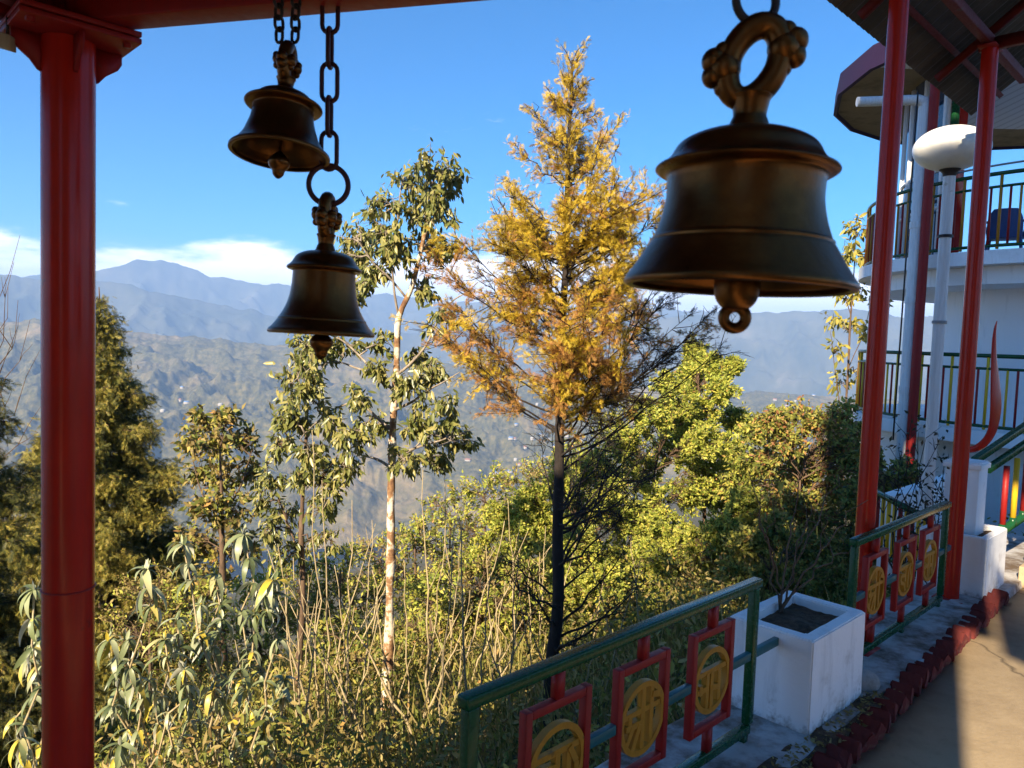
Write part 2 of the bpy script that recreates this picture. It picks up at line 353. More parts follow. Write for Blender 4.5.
# ------------------------------------------------------------------ mesh helpers
class Geo:
    def __init__(s):
        s.V = []; s.F = {}; s.n = 0
    def add(s, verts, faces, m=0):
        verts = np.asarray(verts, float).reshape(-1, 3)
        for f in faces:
            s.F.setdefault(len(f), []).append((np.array([f], int) + s.n, m))
        s.V.append(verts); s.n += len(verts)
    def add_many(s, verts, faces, m=0):          # faces: (k, c) array
        verts = np.asarray(verts, float).reshape(-1, 3); faces = np.asarray(faces, int)
        s.F.setdefault(faces.shape[1], []).append((faces + s.n, m))
        s.V.append(verts); s.n += len(verts)
    def box(s, c, ax, ay, az, m=0):              # centre, three half-axis vectors
        c, ax, ay, az = (np.asarray(v, float) for v in (c, ax, ay, az))
        vs_ = [c + sx * ax + sy * ay + sz * az for sz in (-1, 1) for sx, sy in ((-1, -1), (1, -1), (1, 1), (-1, 1))]
        s.add(vs_, [(3, 2, 1, 0), (4, 5, 6, 7), (0, 1, 5, 4), (1, 2, 6, 5), (2, 3, 7, 6), (3, 0, 4, 7)], m)
    def tube(s, pts, rad, sides=8, m=0, closed=False, cap=True):
        pts = np.asarray(pts, float); k = len(pts)
        rad = np.broadcast_to(np.asarray(rad, float), (k,))
        if closed:
            tan = np.roll(pts, -1, 0) - np.roll(pts, 1, 0)
        else:
            tan = np.gradient(pts, axis=0)
        tan /= np.linalg.norm(tan, axis=1)[:, None] + 1e-9
        ref = np.array([0.0, 0, 1]) if abs(tan[0][2]) < 0.9 else np.array([1.0, 0, 0])
        x = np.cross(ref, tan[0]); x /= np.linalg.norm(x)
        vs_ = []
        an = np.linspace(0, 2 * np.pi, sides, endpoint=False)
        for i in range(k):
            x = x - tan[i] * x.dot(tan[i]); x /= np.linalg.norm(x) + 1e-9
            y = np.cross(tan[i], x)
            vs_.append(pts[i] + rad[i] * (np.cos(an)[:, None] * x + np.sin(an)[:, None] * y))
        i = np.arange(sides); j = (i + 1) % sides
        fs = []
        for r in range(k if closed else k - 1):
            a, b = r * sides, ((r + 1) % k) * sides
            fs.append(np.stack([a + i, a + j, b + j, b + i], 1))
        n0 = s.n
        s.add_many(np.concatenate(vs_), np.concatenate(fs), m)
        if cap and not closed:
            s.F.setdefault(sides, []).append((np.array([n0 + i[::-1]]), m))
            s.F.setdefault(sides, []).append((np.array([n0 + (k - 1) * sides + i]), m))
    def lathe(s, prof, c=(0, 0, 0), sides=48, m=0, ph=0.0):  # profile of (radius, z)
        an = np.linspace(0, 2 * np.pi, sides, endpoint=False) + ph
        vs_ = np.concatenate([np.stack([r * np.cos(an), r * np.sin(an), np.full(sides, z)], 1) for r, z in prof]) + np.asarray(c)
        i = np.arange(sides); j = (i + 1) % sides
        fs = np.concatenate([np.stack([k * sides + i, k * sides + j, (k + 1) * sides + j, (k + 1) * sides + i], 1) for k in range(len(prof) - 1)])
        s.add_many(vs_, fs, m)
    def build(s, name, mats, parent=None, smooth=False, loc=None, bevel=0.0):
        me = bpy.data.meshes.new(name)
        V = np.concatenate(s.V) if s.V else np.zeros((0, 3))
        loops, starts, totals, mi = [], [], [], []
        pos = 0
        for c, lst in s.F.items():
            for f, m in lst:
                f = f.reshape(-1, c)
                loops.append(f.ravel()); k = len(f)
                starts.append(pos + np.arange(k) * c); totals.append(np.full(k, c)); mi.append(np.full(k, m))
                pos += k * c
        if loc is not None:
            V = V - np.asarray(loc)
        loops = np.concatenate(loops); starts = np.concatenate(starts); totals = np.concatenate(totals); mi = np.concatenate(mi)
        me.vertices.add(len(V)); me.vertices.foreach_set('co', V.astype(np.float32).ravel())
        me.loops.add(len(loops)); me.loops.foreach_set('vertex_index', loops.astype(np.int32))
        me.polygons.add(len(starts)); me.polygons.foreach_set('loop_start', starts.astype(np.int32))
        me.polygons.foreach_set('loop_total', totals.astype(np.int32))
        me.polygons.foreach_set('material_index', mi.astype(np.int32))
        me.update(calc_edges=True); me.validate()
        if smooth:
            me.polygons.foreach_set('use_smooth', np.ones(len(me.polygons), bool))
        for m in (mats if isinstance(mats, (list, tuple)) else [mats]):
            me.materials.append(m)
        o = bpy.data.objects.new(name, me)
        COL.objects.link(o)
        if loc is not None:
            o.location = loc
        if parent is not None:
            o.parent = parent
        if bevel > 0:
            b = o.modifiers.new('bevel', 'BEVEL'); b.width = bevel; b.segments = 2; b.limit_method = 'ANGLE'; b.angle_limit = math.radians(40)
        return o
def auto_smooth(o, deg=35):
    me = o.data
    me.polygons.foreach_set('use_smooth', np.ones(len(me.polygons), bool))
    bm = bmesh.new(); bm.from_mesh(me)
    bmesh.ops.recalc_face_normals(bm, faces=bm.faces)
    for e_ in bm.edges:
        e_.smooth = not (len(e_.link_faces) == 2 and e_.calc_face_angle(0) > math.radians(deg))
    bm.to_mesh(me); bm.free()
    return o
def thing(name, label, cat, loc=(0, 0, 0), group=None):
    o = bpy.data.objects.new(name, None); COL.objects.link(o)
    o.location = loc; o.empty_display_size = 0.1
    return tag(o, label, cat, group)
def tag(o, label, cat, group=None):
    o['label'] = label; o['category'] = cat
    if group: o['group'] = group
    return o
def struct(o, kind='structure'):
    o['kind'] = kind; return o
def part(g, name, m, root, smooth=False, bevel=0.0, auto=None):
    """a part given in world coordinates, parented to a thing that is only translated"""
    o = g.build(name, m, None, smooth)
    L = Vector((0, 0, 0)); q = root
    while q is not None:
        L += q.location; q = q.parent
    o.data.transform(Matrix.Translation(-L))
    o.parent = root
    if auto: auto_smooth(o, auto)
    if bevel:
        b = o.modifiers.new('bevel', 'BEVEL'); b.width = bevel; b.segments = 2; b.limit_method = 'ANGLE'; b.angle_limit = math.radians(40)
    return o

# ---- leaves
LEAF = np.array([(0, 0, 0), (-0.16, 0.30, 0.02), (0.16, 0.30, 0.02), (-0.15, 0.65, 0.0), (0.15, 0.65, 0.0), (0, 1.0, -0.06), (0, 0.30, -0.03), (0, 0.65, -0.05)])
LEAF_F = [(0, 6, 1), (0, 2, 6), (1, 6, 7), (1, 7, 3), (6, 2, 4), (6, 4, 7), (3, 7, 5), (7, 4, 5)]
SMALL = np.array([(0, 0, 0), (-0.22, 0.45, 0.04), (0.22, 0.45, 0.04), (0, 1.0, -0.05)])
SMALL_F = [(0, 2, 1), (1, 2, 3)]
def spray_template():
    v, f = [], []
    def blade(a, b, w):
        a, b = np.array(a, float), np.array(b, float); d = b - a; s_ = np.array([-d[1], d[0], 0]); s_ /= np.linalg.norm(s_)
        n_ = len(v); v.extend([a - s_ * w * 0.5, a + s_ * w * 0.5, b + s_ * w * 0.2, b - s_ * w * 0.2]); f.append((n_, n_ + 1, n_ + 2, n_ + 3))
    blade((0, 0, 0), (0, 1.0, -0.05), 0.06)
    for y, l in ((0.15, 0.38), (0.33, 0.42), (0.5, 0.38), (0.66, 0.3), (0.8, 0.2)):
        for sg in (-1, 1):
            blade((0, y, 0), (sg * l * 0.62, y + l * 0.72, random.uniform(-0.1, 0.12)), 0.055)
    return np.array(v), f
SPRAY, SPRAY_F = spray_template()
BLADE = np.array([(-0.018, 0, 0), (0.018, 0, 0), (0.015, 0.45, 0.06), (-0.015, 0.45, 0.06), (0.0, 1.0, 0.32)])
BLADE_F = [(0, 1, 2), (0, 2, 3), (3, 2, 4)]
LIGHTWARD = np.array([-0.40, -0.55, 0.62])
def unit(v):
    return v / (np.linalg.norm(v, axis=-1, keepdims=True) + 1e-9)
def leaves(g, pos, dirs, size, tmpl=LEAF, faces=LEAF_F, m=0, flat=None):
    pos = np.asarray(pos); n = len(pos)
    if n == 0: return
    y = unit(np.asarray(dirs))
    ref = rng.normal(size=(n, 3)) * 0.55 + (LIGHTWARD if flat is None else np.asarray(flat))
    x = unit(np.cross(y, ref)); z = np.cross(x, y)
    sz = np.broadcast_to(np.asarray(size, float), (n,))[:, None, None]
    vv = pos[:, None, :] + sz * (tmpl[None, :, 0:1] * x[:, None, :] + tmpl[None, :, 1:2] * y[:, None, :] + tmpl[None, :, 2:3] * z[:, None, :])
    by = {}
    for f in faces: by.setdefault(len(f), []).append(f)
    base = np.arange(n)[:, None, None] * len(tmpl)
    first = True
    for c, fs in by.items():
        fa = (np.array(fs)[None] + base).reshape(-1, c)
        if first:
            g.add_many(vv.reshape(-1, 3), fa, m); first = False; off = g.n - n * len(tmpl)
        else:
            g.F.setdefault(c, []).append((fa + off, m))
def curve(a, b, nseg=6, wob=0.06, sag=0.0):
    a, b = np.asarray(a, float), np.asarray(b, float); L = np.linalg.norm(b - a)
    t = np.linspace(0, 1, nseg + 1)[:, None]
    p = a + (b - a) * t
    w = rng.normal(size=(nseg + 1, 3)) * wob * L * 0.5
    w[0] = 0; w[-1] = 0
    p = p + w; p[:, 2] += sag * L * np.sin(np.pi * t[:, 0])
    return p

# ------------------------------------------------------------------ value noise for terrain
def vnoise(x, y, seed=0):
    xi = np.floor(x).astype(np.int64); yi = np.floor(y).astype(np.int64)
    fx = x - xi; fy = y - yi; fx = fx * fx * (3 - 2 * fx); fy = fy * fy * (3 - 2 * fy)
    def h(a, b):
        v = (a * 374761393 + b * 668265263 + seed * 974634777) & 0xffffffff
        v = ((v ^ (v >> 13)) * 1274126177) & 0xffffffff
        return ((v ^ (v >> 16)) & 0xffff) / 65535.0
    return (h(xi, yi) * (1 - fx) + h(xi + 1, yi) * fx) * (1 - fy) + (h(xi, yi + 1) * (1 - fx) + h(xi + 1, yi + 1) * fx) * fy
def fbm(x, y, oct_=5, seed=0, ridged=False):
    s, a, tot = 0, 1.0, 0
    for k in range(oct_):
        n = vnoise(x * 2 ** k + 17.3 * k, y * 2 ** k - 9.1 * k, seed + k)
        if ridged: n = 1 - np.abs(2 * n - 1)
        s = s + a * n; tot += a; a *= 0.5
    return s / tot
def grid_mesh(g, P_, m=0):
    r, c = P_.shape[:2]
    i = np.arange(r * c).reshape(r, c)
    fs = np.stack([i[:-1, :-1], i[:-1, 1:], i[1:, 1:], i[1:, :-1]], -1).reshape(-1, 4)
    g.add_many(P_.reshape(-1, 3), fs, m)

# ------------------------------------------------------------------ SETTING: ground, hills, mountains, haze
def build_ground():
    g = Geo()
    rr = np.concatenate([np.linspace(0.0, 30, 70), np.geomspace(31, 12500, 90)])
    aa = np.linspace(0, 2 * np.pi, 241)
    Rg, Ag = np.meshgrid(rr, aa, indexing='ij')
    x = Rg * np.cos(Ag); y = Rg * np.sin(Ag)
    z = slope_z(x, y)
    q = outward(x, y)
    z = z + np.where(q > 0.8, (fbm(x * 0.5, y * 0.5, 4, 3) - 0.5) * np.clip((q - 0.8) * 0.3, 0, 0.7), 0)
    z = z + np.where(q > 60, (fbm(x * 0.01, y * 0.01, 5, 5) - 0.5) * np.clip((q - 60) * 0.2, 0, 45), 0)
    z = np.maximum(z, -490 + 4 * fbm(x * 0.004, y * 0.004, 3, 8))
    grid_mesh(g, np.stack([x, y, z], -1))
    return struct(g.build('ground', HILLSOIL, smooth=True))
build_ground()

def forest_mat():
    m, t, p = mat('forested_slope')
    c = N(t, 'ShaderNodeTexCoord')
    n1 = noise(t, c.outputs['Object'], 0.075, 8, 0.7)
    n2 = noise(t, c.outputs['Object'], 0.0022, 6, 0.6)
    n3 = noise(t, c.outputs['Object'], 0.012, 6, 0.65)
    dark = ramp(t, n1, [(0.32, (0.020, 0.022, 0.010)), (0.5, (0.085, 0.08, 0.028)), (0.7, (0.20, 0.155, 0.055))])
    clear = ramp(t, n3, [(0.35, (0.13, 0.115, 0.05)), (0.55, (0.27, 0.20, 0.10)), (0.75, (0.42, 0.30, 0.17))])
    f = N(t, 'ShaderNodeMapRange'); f.inputs['From Min'].default_value = 0.50; f.inputs['From Max'].default_value = 0.66; f.inputs['To Max'].default_value = 0.8
    a_ = N(t, 'ShaderNodeMath', operation='ADD'); t.links.new(n2, a_.inputs[0])
    b_ = N(t, 'ShaderNodeMath', operation='MULTIPLY_ADD'); t.links.new(n3, b_.inputs[0]); b_.inputs[1].default_value = 0.35; b_.inputs[2].default_value = -0.17
    t.links.new(b_.outputs[0], a_.inputs[1]); t.links.new(a_.outputs[0], f.inputs['Value'])
    t.links.new(mixc(t, f.outputs[0], dark, clear), p.inputs['Base Color'])
    p.inputs['Roughness'].default_value = 0.95
    bump(t, p, n1, 0.7, 6.0)
    return m
FOREST = forest_mat()
def range_mesh(name, crest_px, r0, rc, r1, z0, nr, na, spur, canopy, seed, mt):
    px = np.array([c[0] for c in crest_px], float); py = np.array([c[1] for c in crest_px], float)
    az, el = [], []
    for a_, b_ in zip(px, py):
        r_ = ray(a_, b_); az.append(math.atan2(r_[0], r_[1])); el.append(r_[2] / math.hypot(r_[0], r_[1]))
    A = np.linspace(az[0], az[-1], na)
    H = np.interp(A, az, el)
    H = np.convolve(np.pad(H, 6, mode='edge'), np.ones(13) / 13, 'valid')
    H = H + (fbm(A * 60, A * 0 + seed, 5, seed) - 0.5) * 0.010 * (rc / 9000) ** 0.2
    crest_r = rc * (1 + 0.08 * (fbm(A * 6, A * 0, 3, seed + 9) - 0.5))
    crest_z = 1.65 + H * crest_r
    tr = np.linspace(0, 1, nr)
    out = np.zeros((nr, na, 3))
    k = int(nr * 0.72)
    for i, t in enumerate(tr):
        if i < k:
            f = i / (k - 1); r = r0 + (crest_r - r0) * f
            base = z0 + (crest_z - z0) * (f ** 0.92)
            amp = spur * np.sin(np.pi * min(1, f)) ** 0.8
        else:
            f = (i - k + 1) / (nr - k); r = crest_r + (r1 - crest_r) * f
            base = crest_z + (z0 - crest_z) * f
            amp = spur * np.sin(np.pi * f) * 0.5
        x = r * np.sin(A); y = r * np.cos(A)
        s_ = 3.2 / spur if spur else 0
        n = fbm(x * s_ * 0.16, y * s_ * 0.16, 5, seed + 1, True) - 0.62
        z = base + amp * 2.0 * n
        if canopy:
            z = z + canopy * (fbm(x * 0.08, y * 0.08, 3, seed + 2) - 0.5) * 2
        out[i, :, 0] = x; out[i, :, 1] = y; out[i, :, 2] = np.maximum(z, z0)
    g = Geo(); grid_mesh(g, out[:, ::-1])
    return struct(g.build(name, mt, smooth=True))
RIDGE_CREST = [(-420, 330), (-200, 320), (0, 323), (40, 318), (90, 322), (130, 331), (200, 338), (280, 345), (360, 352), (450, 364), (560, 378), (700, 390), (900, 400), (1250, 400)]
ridge = range_mesh('forested_hills', RIDGE_CREST, 1450, 2750, 3700, -410, 220, 900, 66, 4.5, 21, FOREST)
m_, t_, p_ = mat('far_rock')
_c = N(t_, 'ShaderNodeTexCoord')
t_.links.new(ramp(t_, noise(t_, _c.outputs['Object'], 0.004, 8, 0.65), [(0.35, (0.035, 0.045, 0.03)), (0.6, (0.09, 0.09, 0.06)), (0.8, (0.2, 0.17, 0.13))]), p_.inputs['Base Color'])
p_.inputs['Roughness'].default_value = 0.95
FAR = m_
range_mesh('middle_hills', [(-420, 262), (-200, 268), (0, 275), (44, 278), (109, 281), (175, 297), (226, 305), (300, 322), (400, 332), (560, 332), (640, 320), (700, 314), (775, 313), (837, 309), (900, 316), (1250, 325)], 4200, 5000, 5800, -482, 110, 600, 130, 0, 31, FAR)
range_mesh('mountains', [(-420, 292), (-200, 286), (0, 277), (60, 274), (100, 270), (125, 263), (157, 257), (178, 263), (204, 274), (240, 281), (300, 287), (360, 292), (450, 302), (560, 306), (640, 306), (800, 318), (1250, 330)], 6000, 6700, 7800, -482, 100, 600, 170, 0, 41, FAR)

hz = Geo(); hz.box((0, 0, 80), (12900, 0, 0), (0, 12900, 0), (0, 0, 585))
m_ = bpy.data.materials.new('haze_air'); m_.use_nodes = True
t_ = m_.node_tree
t_.nodes.remove(t_.nodes['Principled BSDF'])
pv = N(t_, 'ShaderNodeVolumePrincipled')
pv.inputs['Color'].default_value = (0.36, 0.58, 1.0, 1)
pv.inputs['Density'].default_value = 1.75e-4
pv.inputs['Anisotropy'].default_value = 0.0
t_.links.new(pv.outputs[0], t_.nodes['Material Output'].inputs['Volume'])
struct(hz.build('haze', m_), 'stuff')

# far houses of the town in the valley
def hit_ridge(px, py):
    dg = bpy.context.evaluated_depsgraph_get()
    ok, loc, *_ = ridge.ray_cast(Vector(EYE), Vector(ray(px, py)).normalized())
    return np.array(loc) if ok else None
bpy.context.view_layer.update()
h_wall = plaster('house_white', (0.40, 0.37, 0.33), (0.30, 0.25, 0.2), 0.6, 0.1)
h_roof = [paint('roof_grey', (0.45, 0.44, 0.43), 0.6), paint('roof_rust', (0.34, 0.16, 0.1), 0.7), paint('roof_blue', (0.15, 0.25, 0.5), 0.6)]
hr = random.Random(5)
spots = [(hr.gauss(540, 20), hr.gauss(446, 18)) for _ in range(20)] + [(hr.gauss(505, 22), hr.gauss(470, 9)) for _ in range(8)] + [(hr.gauss(182, 22), hr.gauss(404, 8)) for _ in range(5)] + [(hr.gauss(792, 10), hr.gauss(402, 6)) for _ in range(6)] + [(hr.uniform(420, 480), hr.uniform(405, 470)) for _ in range(4)]
for (px_, py_) in spots:
    p0 = hit_ridge(px_, py_)
    if p0 is None: continue
    w, d_, h_ = hr.uniform(3.5, 7), hr.uniform(3, 4.5), hr.uniform(2.2, 3.4); a_ = hr.uniform(-0.5, 0.5)
    X = np.array([math.cos(a_), math.sin(a_), 0]); Y = np.array([-X[1], X[0], 0])
    g = Geo(); g.box(p0 + UZ * h_ / 2, X * w, Y * d_, UZ * h_)
    o = g.build('village_house', h_wall, loc=p0)
    tag(o, 'tiny pale house in the hazy town on the far valley side', 'house', 'houses of the town in the valley')
    g = Geo()
    zt = 1.5 * h_
    e0 = [p0 + X * sx * (w + .8) + Y * sy * (d_ + .8) + UZ * zt for sx, sy in ((-1, -1), (1, -1), (1, 1), (-1, 1))]
    r0, r1 = p0 - X * w * 0.8 + UZ * (zt + 3), p0 + X * w * 0.8 + UZ * (zt + 3)
    g.add(e0 + [r0, r1], [(0, 1, 5, 4), (2, 3, 4, 5), (1, 2, 5), (3, 0, 4), (3, 2, 1, 0)])
    part(g, 'roof', hr.choice(h_roof), o)

# ---- terrace: pavement, ledge, soil strip
def poly_slab(name, pts, z0, z1, m, bevel=0.0):
    g = Geo(); k = len(pts)
    vs_ = [(*p[:2], z0) for p in pts] + [(*p[:2], z1) for p in pts]
    g.add(vs_, [tuple(range(k))[::-1], tuple(range(k, 2 * k))] + [(i, (i + 1) % k, k + (i + 1) % k, k + i) for i in range(k)])
    o = g.build(name, m, bevel=bevel)
    bm = bmesh.new(); bm.from_mesh(o.data); bmesh.ops.recalc_face_normals(bm, faces=bm.faces); bm.to_mesh(o.data); bm.free()
    return o
pv_pts = [rail_pt(s, o, 0) for s, o in ((-9, 0.27), (4.0, 0.20), (9.0, 0.2), (9, 9), (-9, 9))]
struct(poly_slab('pavement', pv_pts, -0.20, 0.0, PAVE))
def bumpy_strip(name, s0, s1, o0a, o0b, o1a, o1b, z, amp, m, ns=160, no=26, seed=2, drop=1.2):
    g = Geo()
    S, O = np.meshgrid(np.linspace(s0, s1, ns), np.linspace(0, 1, no), indexing='ij')
    f = (S - s0) / (s1 - s0)
    oo = (o0a + (o1a - o0a) * f) * (1 - O) + (o0b + (o1b - o0b) * f) * O
    edge = (oo - 0) * 0
    P_ = A0 + S[..., None] * D + oo[..., None] * NN
    n = (fbm(P_[..., 0] * 6, P_[..., 1] * 6, 5, seed) - 0.5)
    P_[..., 2] = z + amp * n
    P_[:, 0, 2] -= drop; P_[:, -1, 2] -= 0.12
    P_[0, :, 2] -= 0.2; P_[-1, :, 2] -= 0.2
    grid_mesh(g, P_)
    return struct(g.build(name, m, smooth=True))
bumpy_strip('terrace_ledge', -9, 5.2, -0.27, 0.24, -0.30, 0.24, 0.055, 0.02, LEDGE, 300, 30)
soil = bumpy_strip('soil_strip', -8.9, 0.98, 0.13, 0.27, 0.13, 0.27, 0.055, 0.05, SOIL, 400, 16, 5, 0.03)

# ---- brick edging, one thing per brick
def brick_mesh(v):
    bm = bmesh.new()
    bmesh.ops.create_cube(bm, size=1.0)
    bmesh.ops.scale(bm, vec=(0.074, 0.092, 0.10), verts=bm.verts)
    bmesh.ops.bevel(bm, geom=bm.edges[:], offset=0.006, segments=2, affect='EDGES')
    bmesh.ops.subdivide_edges(bm, edges=bm.edges[:], cuts=2, use_grid_fill=True)
    r_ = random.Random(v)
    for vt in bm.verts:
        vt.co += Vector((r_.uniform(-1, 1), r_.uniform(-1, 1), r_.uniform(-1, 1))) * 0.0035
    me = bpy.data.meshes.new('edging_brick'); bm.to_mesh(me); bm.free()
    me.materials.append(BRICK)
    return me
bms = [brick_mesh(i) for i in range(5)]
s_ = -0.25; k = 0
yaw = math.atan2(D[1], D[0])
while s_ < 3.15:
    o = bpy.data.objects.new('edging_brick', bms[k % 5]); COL.objects.link(o)
    off = 0.305 - 0.035 * s_
    o.location = rail_pt(s_, off + random.uniform(-0.008, 0.008), 0.022 + random.uniform(-0.012, 0.012))
    o.rotation_euler = (random.uniform(-0.08, 0.08), math.radians(43) + random.uniform(-0.2, 0.2), yaw + random.uniform(-0.2, 0.2))
    tag(o, 'tilted red painted brick in the sawtooth row edging the pavement', 'brick', 'bricks edging the pavement')
    s_ += random.uniform(0.108, 0.128); k += 1
# rounded stone behind the planter
bm = bmesh.new(); bmesh.ops.create_icosphere(bm, subdivisions=3, radius=0.075)
for vt in bm.verts:
    c_ = vt.co.copy(); k_ = 1 + 0.25 * (float(fbm(np.array([c_.x * 12]), np.array([c_.y * 12 + c_.z * 9]), 3, 4)[0]) - 0.5)
    vt.co = Vector((c_.x * 1.2, c_.y, c_.z * 0.8)) * k_
me = bpy.data.meshes.new('stone'); bm.to_mesh(me); bm.free(); me.materials.append(STONE)
me.polygons.foreach_set('use_smooth', np.ones(len(me.polygons), bool))
o = bpy.data.objects.new('stone', me); COL.objects.link(o); o.location = rail_pt(0.90, 0.12, 0.075)
tag(o, 'rounded grey stone on the ledge behind the nearer white planter', 'stone')

# ------------------------------------------------------------------ UNSEEN WALL added behind the camera, stepped and pierced to shape the shade
PX = np.array([0.870, -0.492, 0.0]); SV = SUN_H
def uvz(u, v, z): return PX * u + SV * v + UZ * z
tw = thing('shade_wall', 'unseen tall ochre wall with gaps, added behind the terrace to shade it', 'shade blocker', uvz(0, 3.2, 0))
g = Geo()
def wallpiece(u0, u1, z0, z1, v0=3.0, v1=3.5):
    g.box(uvz((u0 + u1) / 2, (v0 + v1) / 2, (z0 + z1) / 2), PX * (u1 - u0) / 2, SV * (v1 - v0) / 2, UZ * (z1 - z0) / 2)
wallpiece(-3.2, -1.75, -0.1, 5.3)
wallpiece(-1.75, -1.35, -0.1, 7.6)
wallpiece(-1.35, -0.35, -0.1, 15.0)
wallpiece(-0.35, 0.19, -0.1, 9.15)
wallpiece(-0.35, 0.19, 9.75, 15.0)  # gap between these two pieces lets sun onto the lamp globe
wallpiece(0.95, 6.5, -0.1, 15.0)
wallpiece(0.19, 0.95, 6.6, 15.0)
wallpiece(0.19, 0.37, 5.0, 6.6)
# sloping piece across the gap, shaping the far edge of the sunlit patch
v4 = [uvz(u, v, z) for v in (3.0, 3.5) for u, z in ((0.40, 4.86), (0.95, 4.55), (0.95, 5.45), (0.40, 5.45))]
g.add(v4, [(0, 1, 2, 3), (7, 6, 5, 4), (0, 4, 5, 1), (1, 5, 6, 2), (2, 6, 7, 3), (3, 7, 4, 0)])
part(g, 'wall', OCHREW, tw)

# ------------------------------------------------------------------ GATE ROOF (corrugated, over the far posts)
TH = math.radians(37)
def gr(s, q, lift=0.0):                         # s along the eave, q distance up the slope
    base = rail_pt(0, -0.40, 3.50)
    return base + D * s + (NN * math.cos(TH) + UZ * math.sin(TH)) * q + (UZ * math.cos(TH) - NN * math.sin(TH)) * lift
S_END = (3.47 - A0[0]) * D[0] + (5.97 - A0[1]) * D[1]
roof = thing('corrugated_roof', 'dark corrugated lean-to roof on red purlins over the two slim posts', 'roof', rail_pt(1.5, 0, 3.6))
g = Geo()
S0 = -3.2
ss = np.linspace(S0, S_END, 420)
qq = np.linspace(0, 3.4, 2)
Pm = np.zeros((len(ss), 2, 3)); Pt = np.zeros_like(Pm)
for i, s in enumerate(ss):
    w = 0.016 * math.sin(s * 2 * math.pi / 0.076)
    for j, q in enumerate(qq):
        Pm[i, j] = gr(s, q, w); Pt[i, j] = gr(s, q, w + 0.003)
grid_mesh(g, Pm); grid_mesh(g, Pt[:, ::-1])
part(g, 'roof_sheet', SHEET, roof, smooth=True)
def bar(g, a, b, w, h, up=UZ, m=0):
    a, b = np.asarray(a, float), np.asarray(b, float); d_ = b - a; L = np.linalg.norm(d_); d_ /= L
    x = np.cross(d_, up); x /= np.linalg.norm(x); y = np.cross(x, d_)
    g.box((a + b) / 2, d_ * L / 2, x * w / 2, y * h / 2, m)
for q in (0.22, 1.05, 1.9, 2.75):
    g = Geo(); bar(g, gr(S0 + .05, q, -0.045), gr(S_END - 0.03, q, -0.038), 0.036, 0.036, UZ * math.cos(TH) - NN * math.sin(TH)); part(g, 'purlin', RAFTER_RED, roof)
for s in (-2.2, 0.1, 1.45, 2.73):
    g = Geo(); bar(g, gr(s, 0.05, -0.10), gr(s, 3.3, -0.085), 0.036, 0.045, UZ * math.cos(TH) - NN * math.sin(TH)); part(g, 'rafter', RAFTER_RED, roof)
for s in (1.45, 2.73):
    g = Geo(); bar(g, rail_pt(s, -0.06, 3.60), rail_pt(s, 3.0, 3.60), 0.05, 0.07); part(g, 'tie_beam', RAFTER_RED, roof)
g = Geo(); bar(g, rail_pt(-2.2, 0.0, 3.615), rail_pt(3.6, 0.0, 3.615), 0.05, 0.06); part(g, 'wall_plate', RAFTER_RED, roof)
# ---- slim posts
def slim_post(px, py, depth, label):
    b = at(px, py, depth); b[2] = 0.045
    t = thing('roof_post', label, 'post', b, 'slim red posts carrying the corrugated roof')
    g = Geo(); g.tube([b, b + UZ * 3.54], 0.048, 28); part(g, 'shaft', RED, t, auto=40)
    g = Geo(); g.box(b + UZ * 0.006, D * 0.09, NN * 0.09, UZ * 0.006); part(g, 'base_plate', RED_DULL, t)
    g = Geo(); g.box(b + UZ * 3.53, D * 0.09, NN * 0.05, UZ * 0.006); part(g, 'cap_plate', RED_DULL, t)
    return t
slim_post(859.5, 612, 3.98, 'slim red post rising just behind the nearer white planter')
slim_post(950.5, 599, 4.87, 'slim red post at the far end of the railing beside the farther planter')

# ------------------------------------------------------------------ NEAR PORCH POST, BEAM
PB = at(68.5, 384, 1.70); PB[2] = 0.0
R1 = 0.0535
post = thing('porch_post', 'thick glossy red post with bracketed cap at the left edge', 'post', PB)
ZC = at(68, 42, 1.70)[2]
g = Geo(); g.tube([PB + UZ * 0.0, PB + UZ * ZC], R1, 48); part(g, 'shaft', RED, post, auto=40)
zr = at(68, 587, 1.70)[2]
g = Geo(); an = np.linspace(0, 2 * np.pi, 49)[:-1]
g.tube(PB + np.stack([np.cos(an) * (R1 + .0005), np.sin(an) * (R1 + .0005), np.full(48, zr)], 1), 0.0022, 8, closed=True); part(g, 'weld_seam', RED_DULL, post, smooth=True)
for k_, z_ in enumerate((ZC + 0.006, ZC + 0.021)):
    g = Geo(); g.box(PB + UZ * z_, D * 0.115, NN * 0.115, UZ * 0.0055); part(g, 'cap_plate', RED_DULL, post, bevel=0.0015)
for dv in (D, -D, NN, -NN):
    g = Geo(); side = np.cross(dv, UZ)
    prof = [(R1 - 0.002, 0.0), (0.108, 0.0), (0.108, -0.022), (0.100, -0.036), (0.075, -0.055), (0.060, -0.074), (R1 - 0.002, -0.078)]
    vs_ = [PB + dv * r + UZ * (ZC + z) + side * w for w in (-0.004, 0.004) for r, z in prof]
    k = len(prof)
    g.add(vs_, [tuple(range(k))[::-1], tuple(range(k, 2 * k))] + [(i, (i + 1) % k, k + (i + 1) % k, k + i) for i in range(k)])
    part(g, 'gusset', RED_DULL, post)
for dx, dy in ((1, 1), (1, -1), (-1, 1), (-1, -1)):
    g = Geo(); c_ = PB + D * 0.092 * dx + NN * 0.092 * dy
    g.tube([c_ + UZ * (ZC - 0.008), c_ + UZ * (ZC + 0.045)], 0.009, 6); part(g, 'bolt', RED_DULL, post)
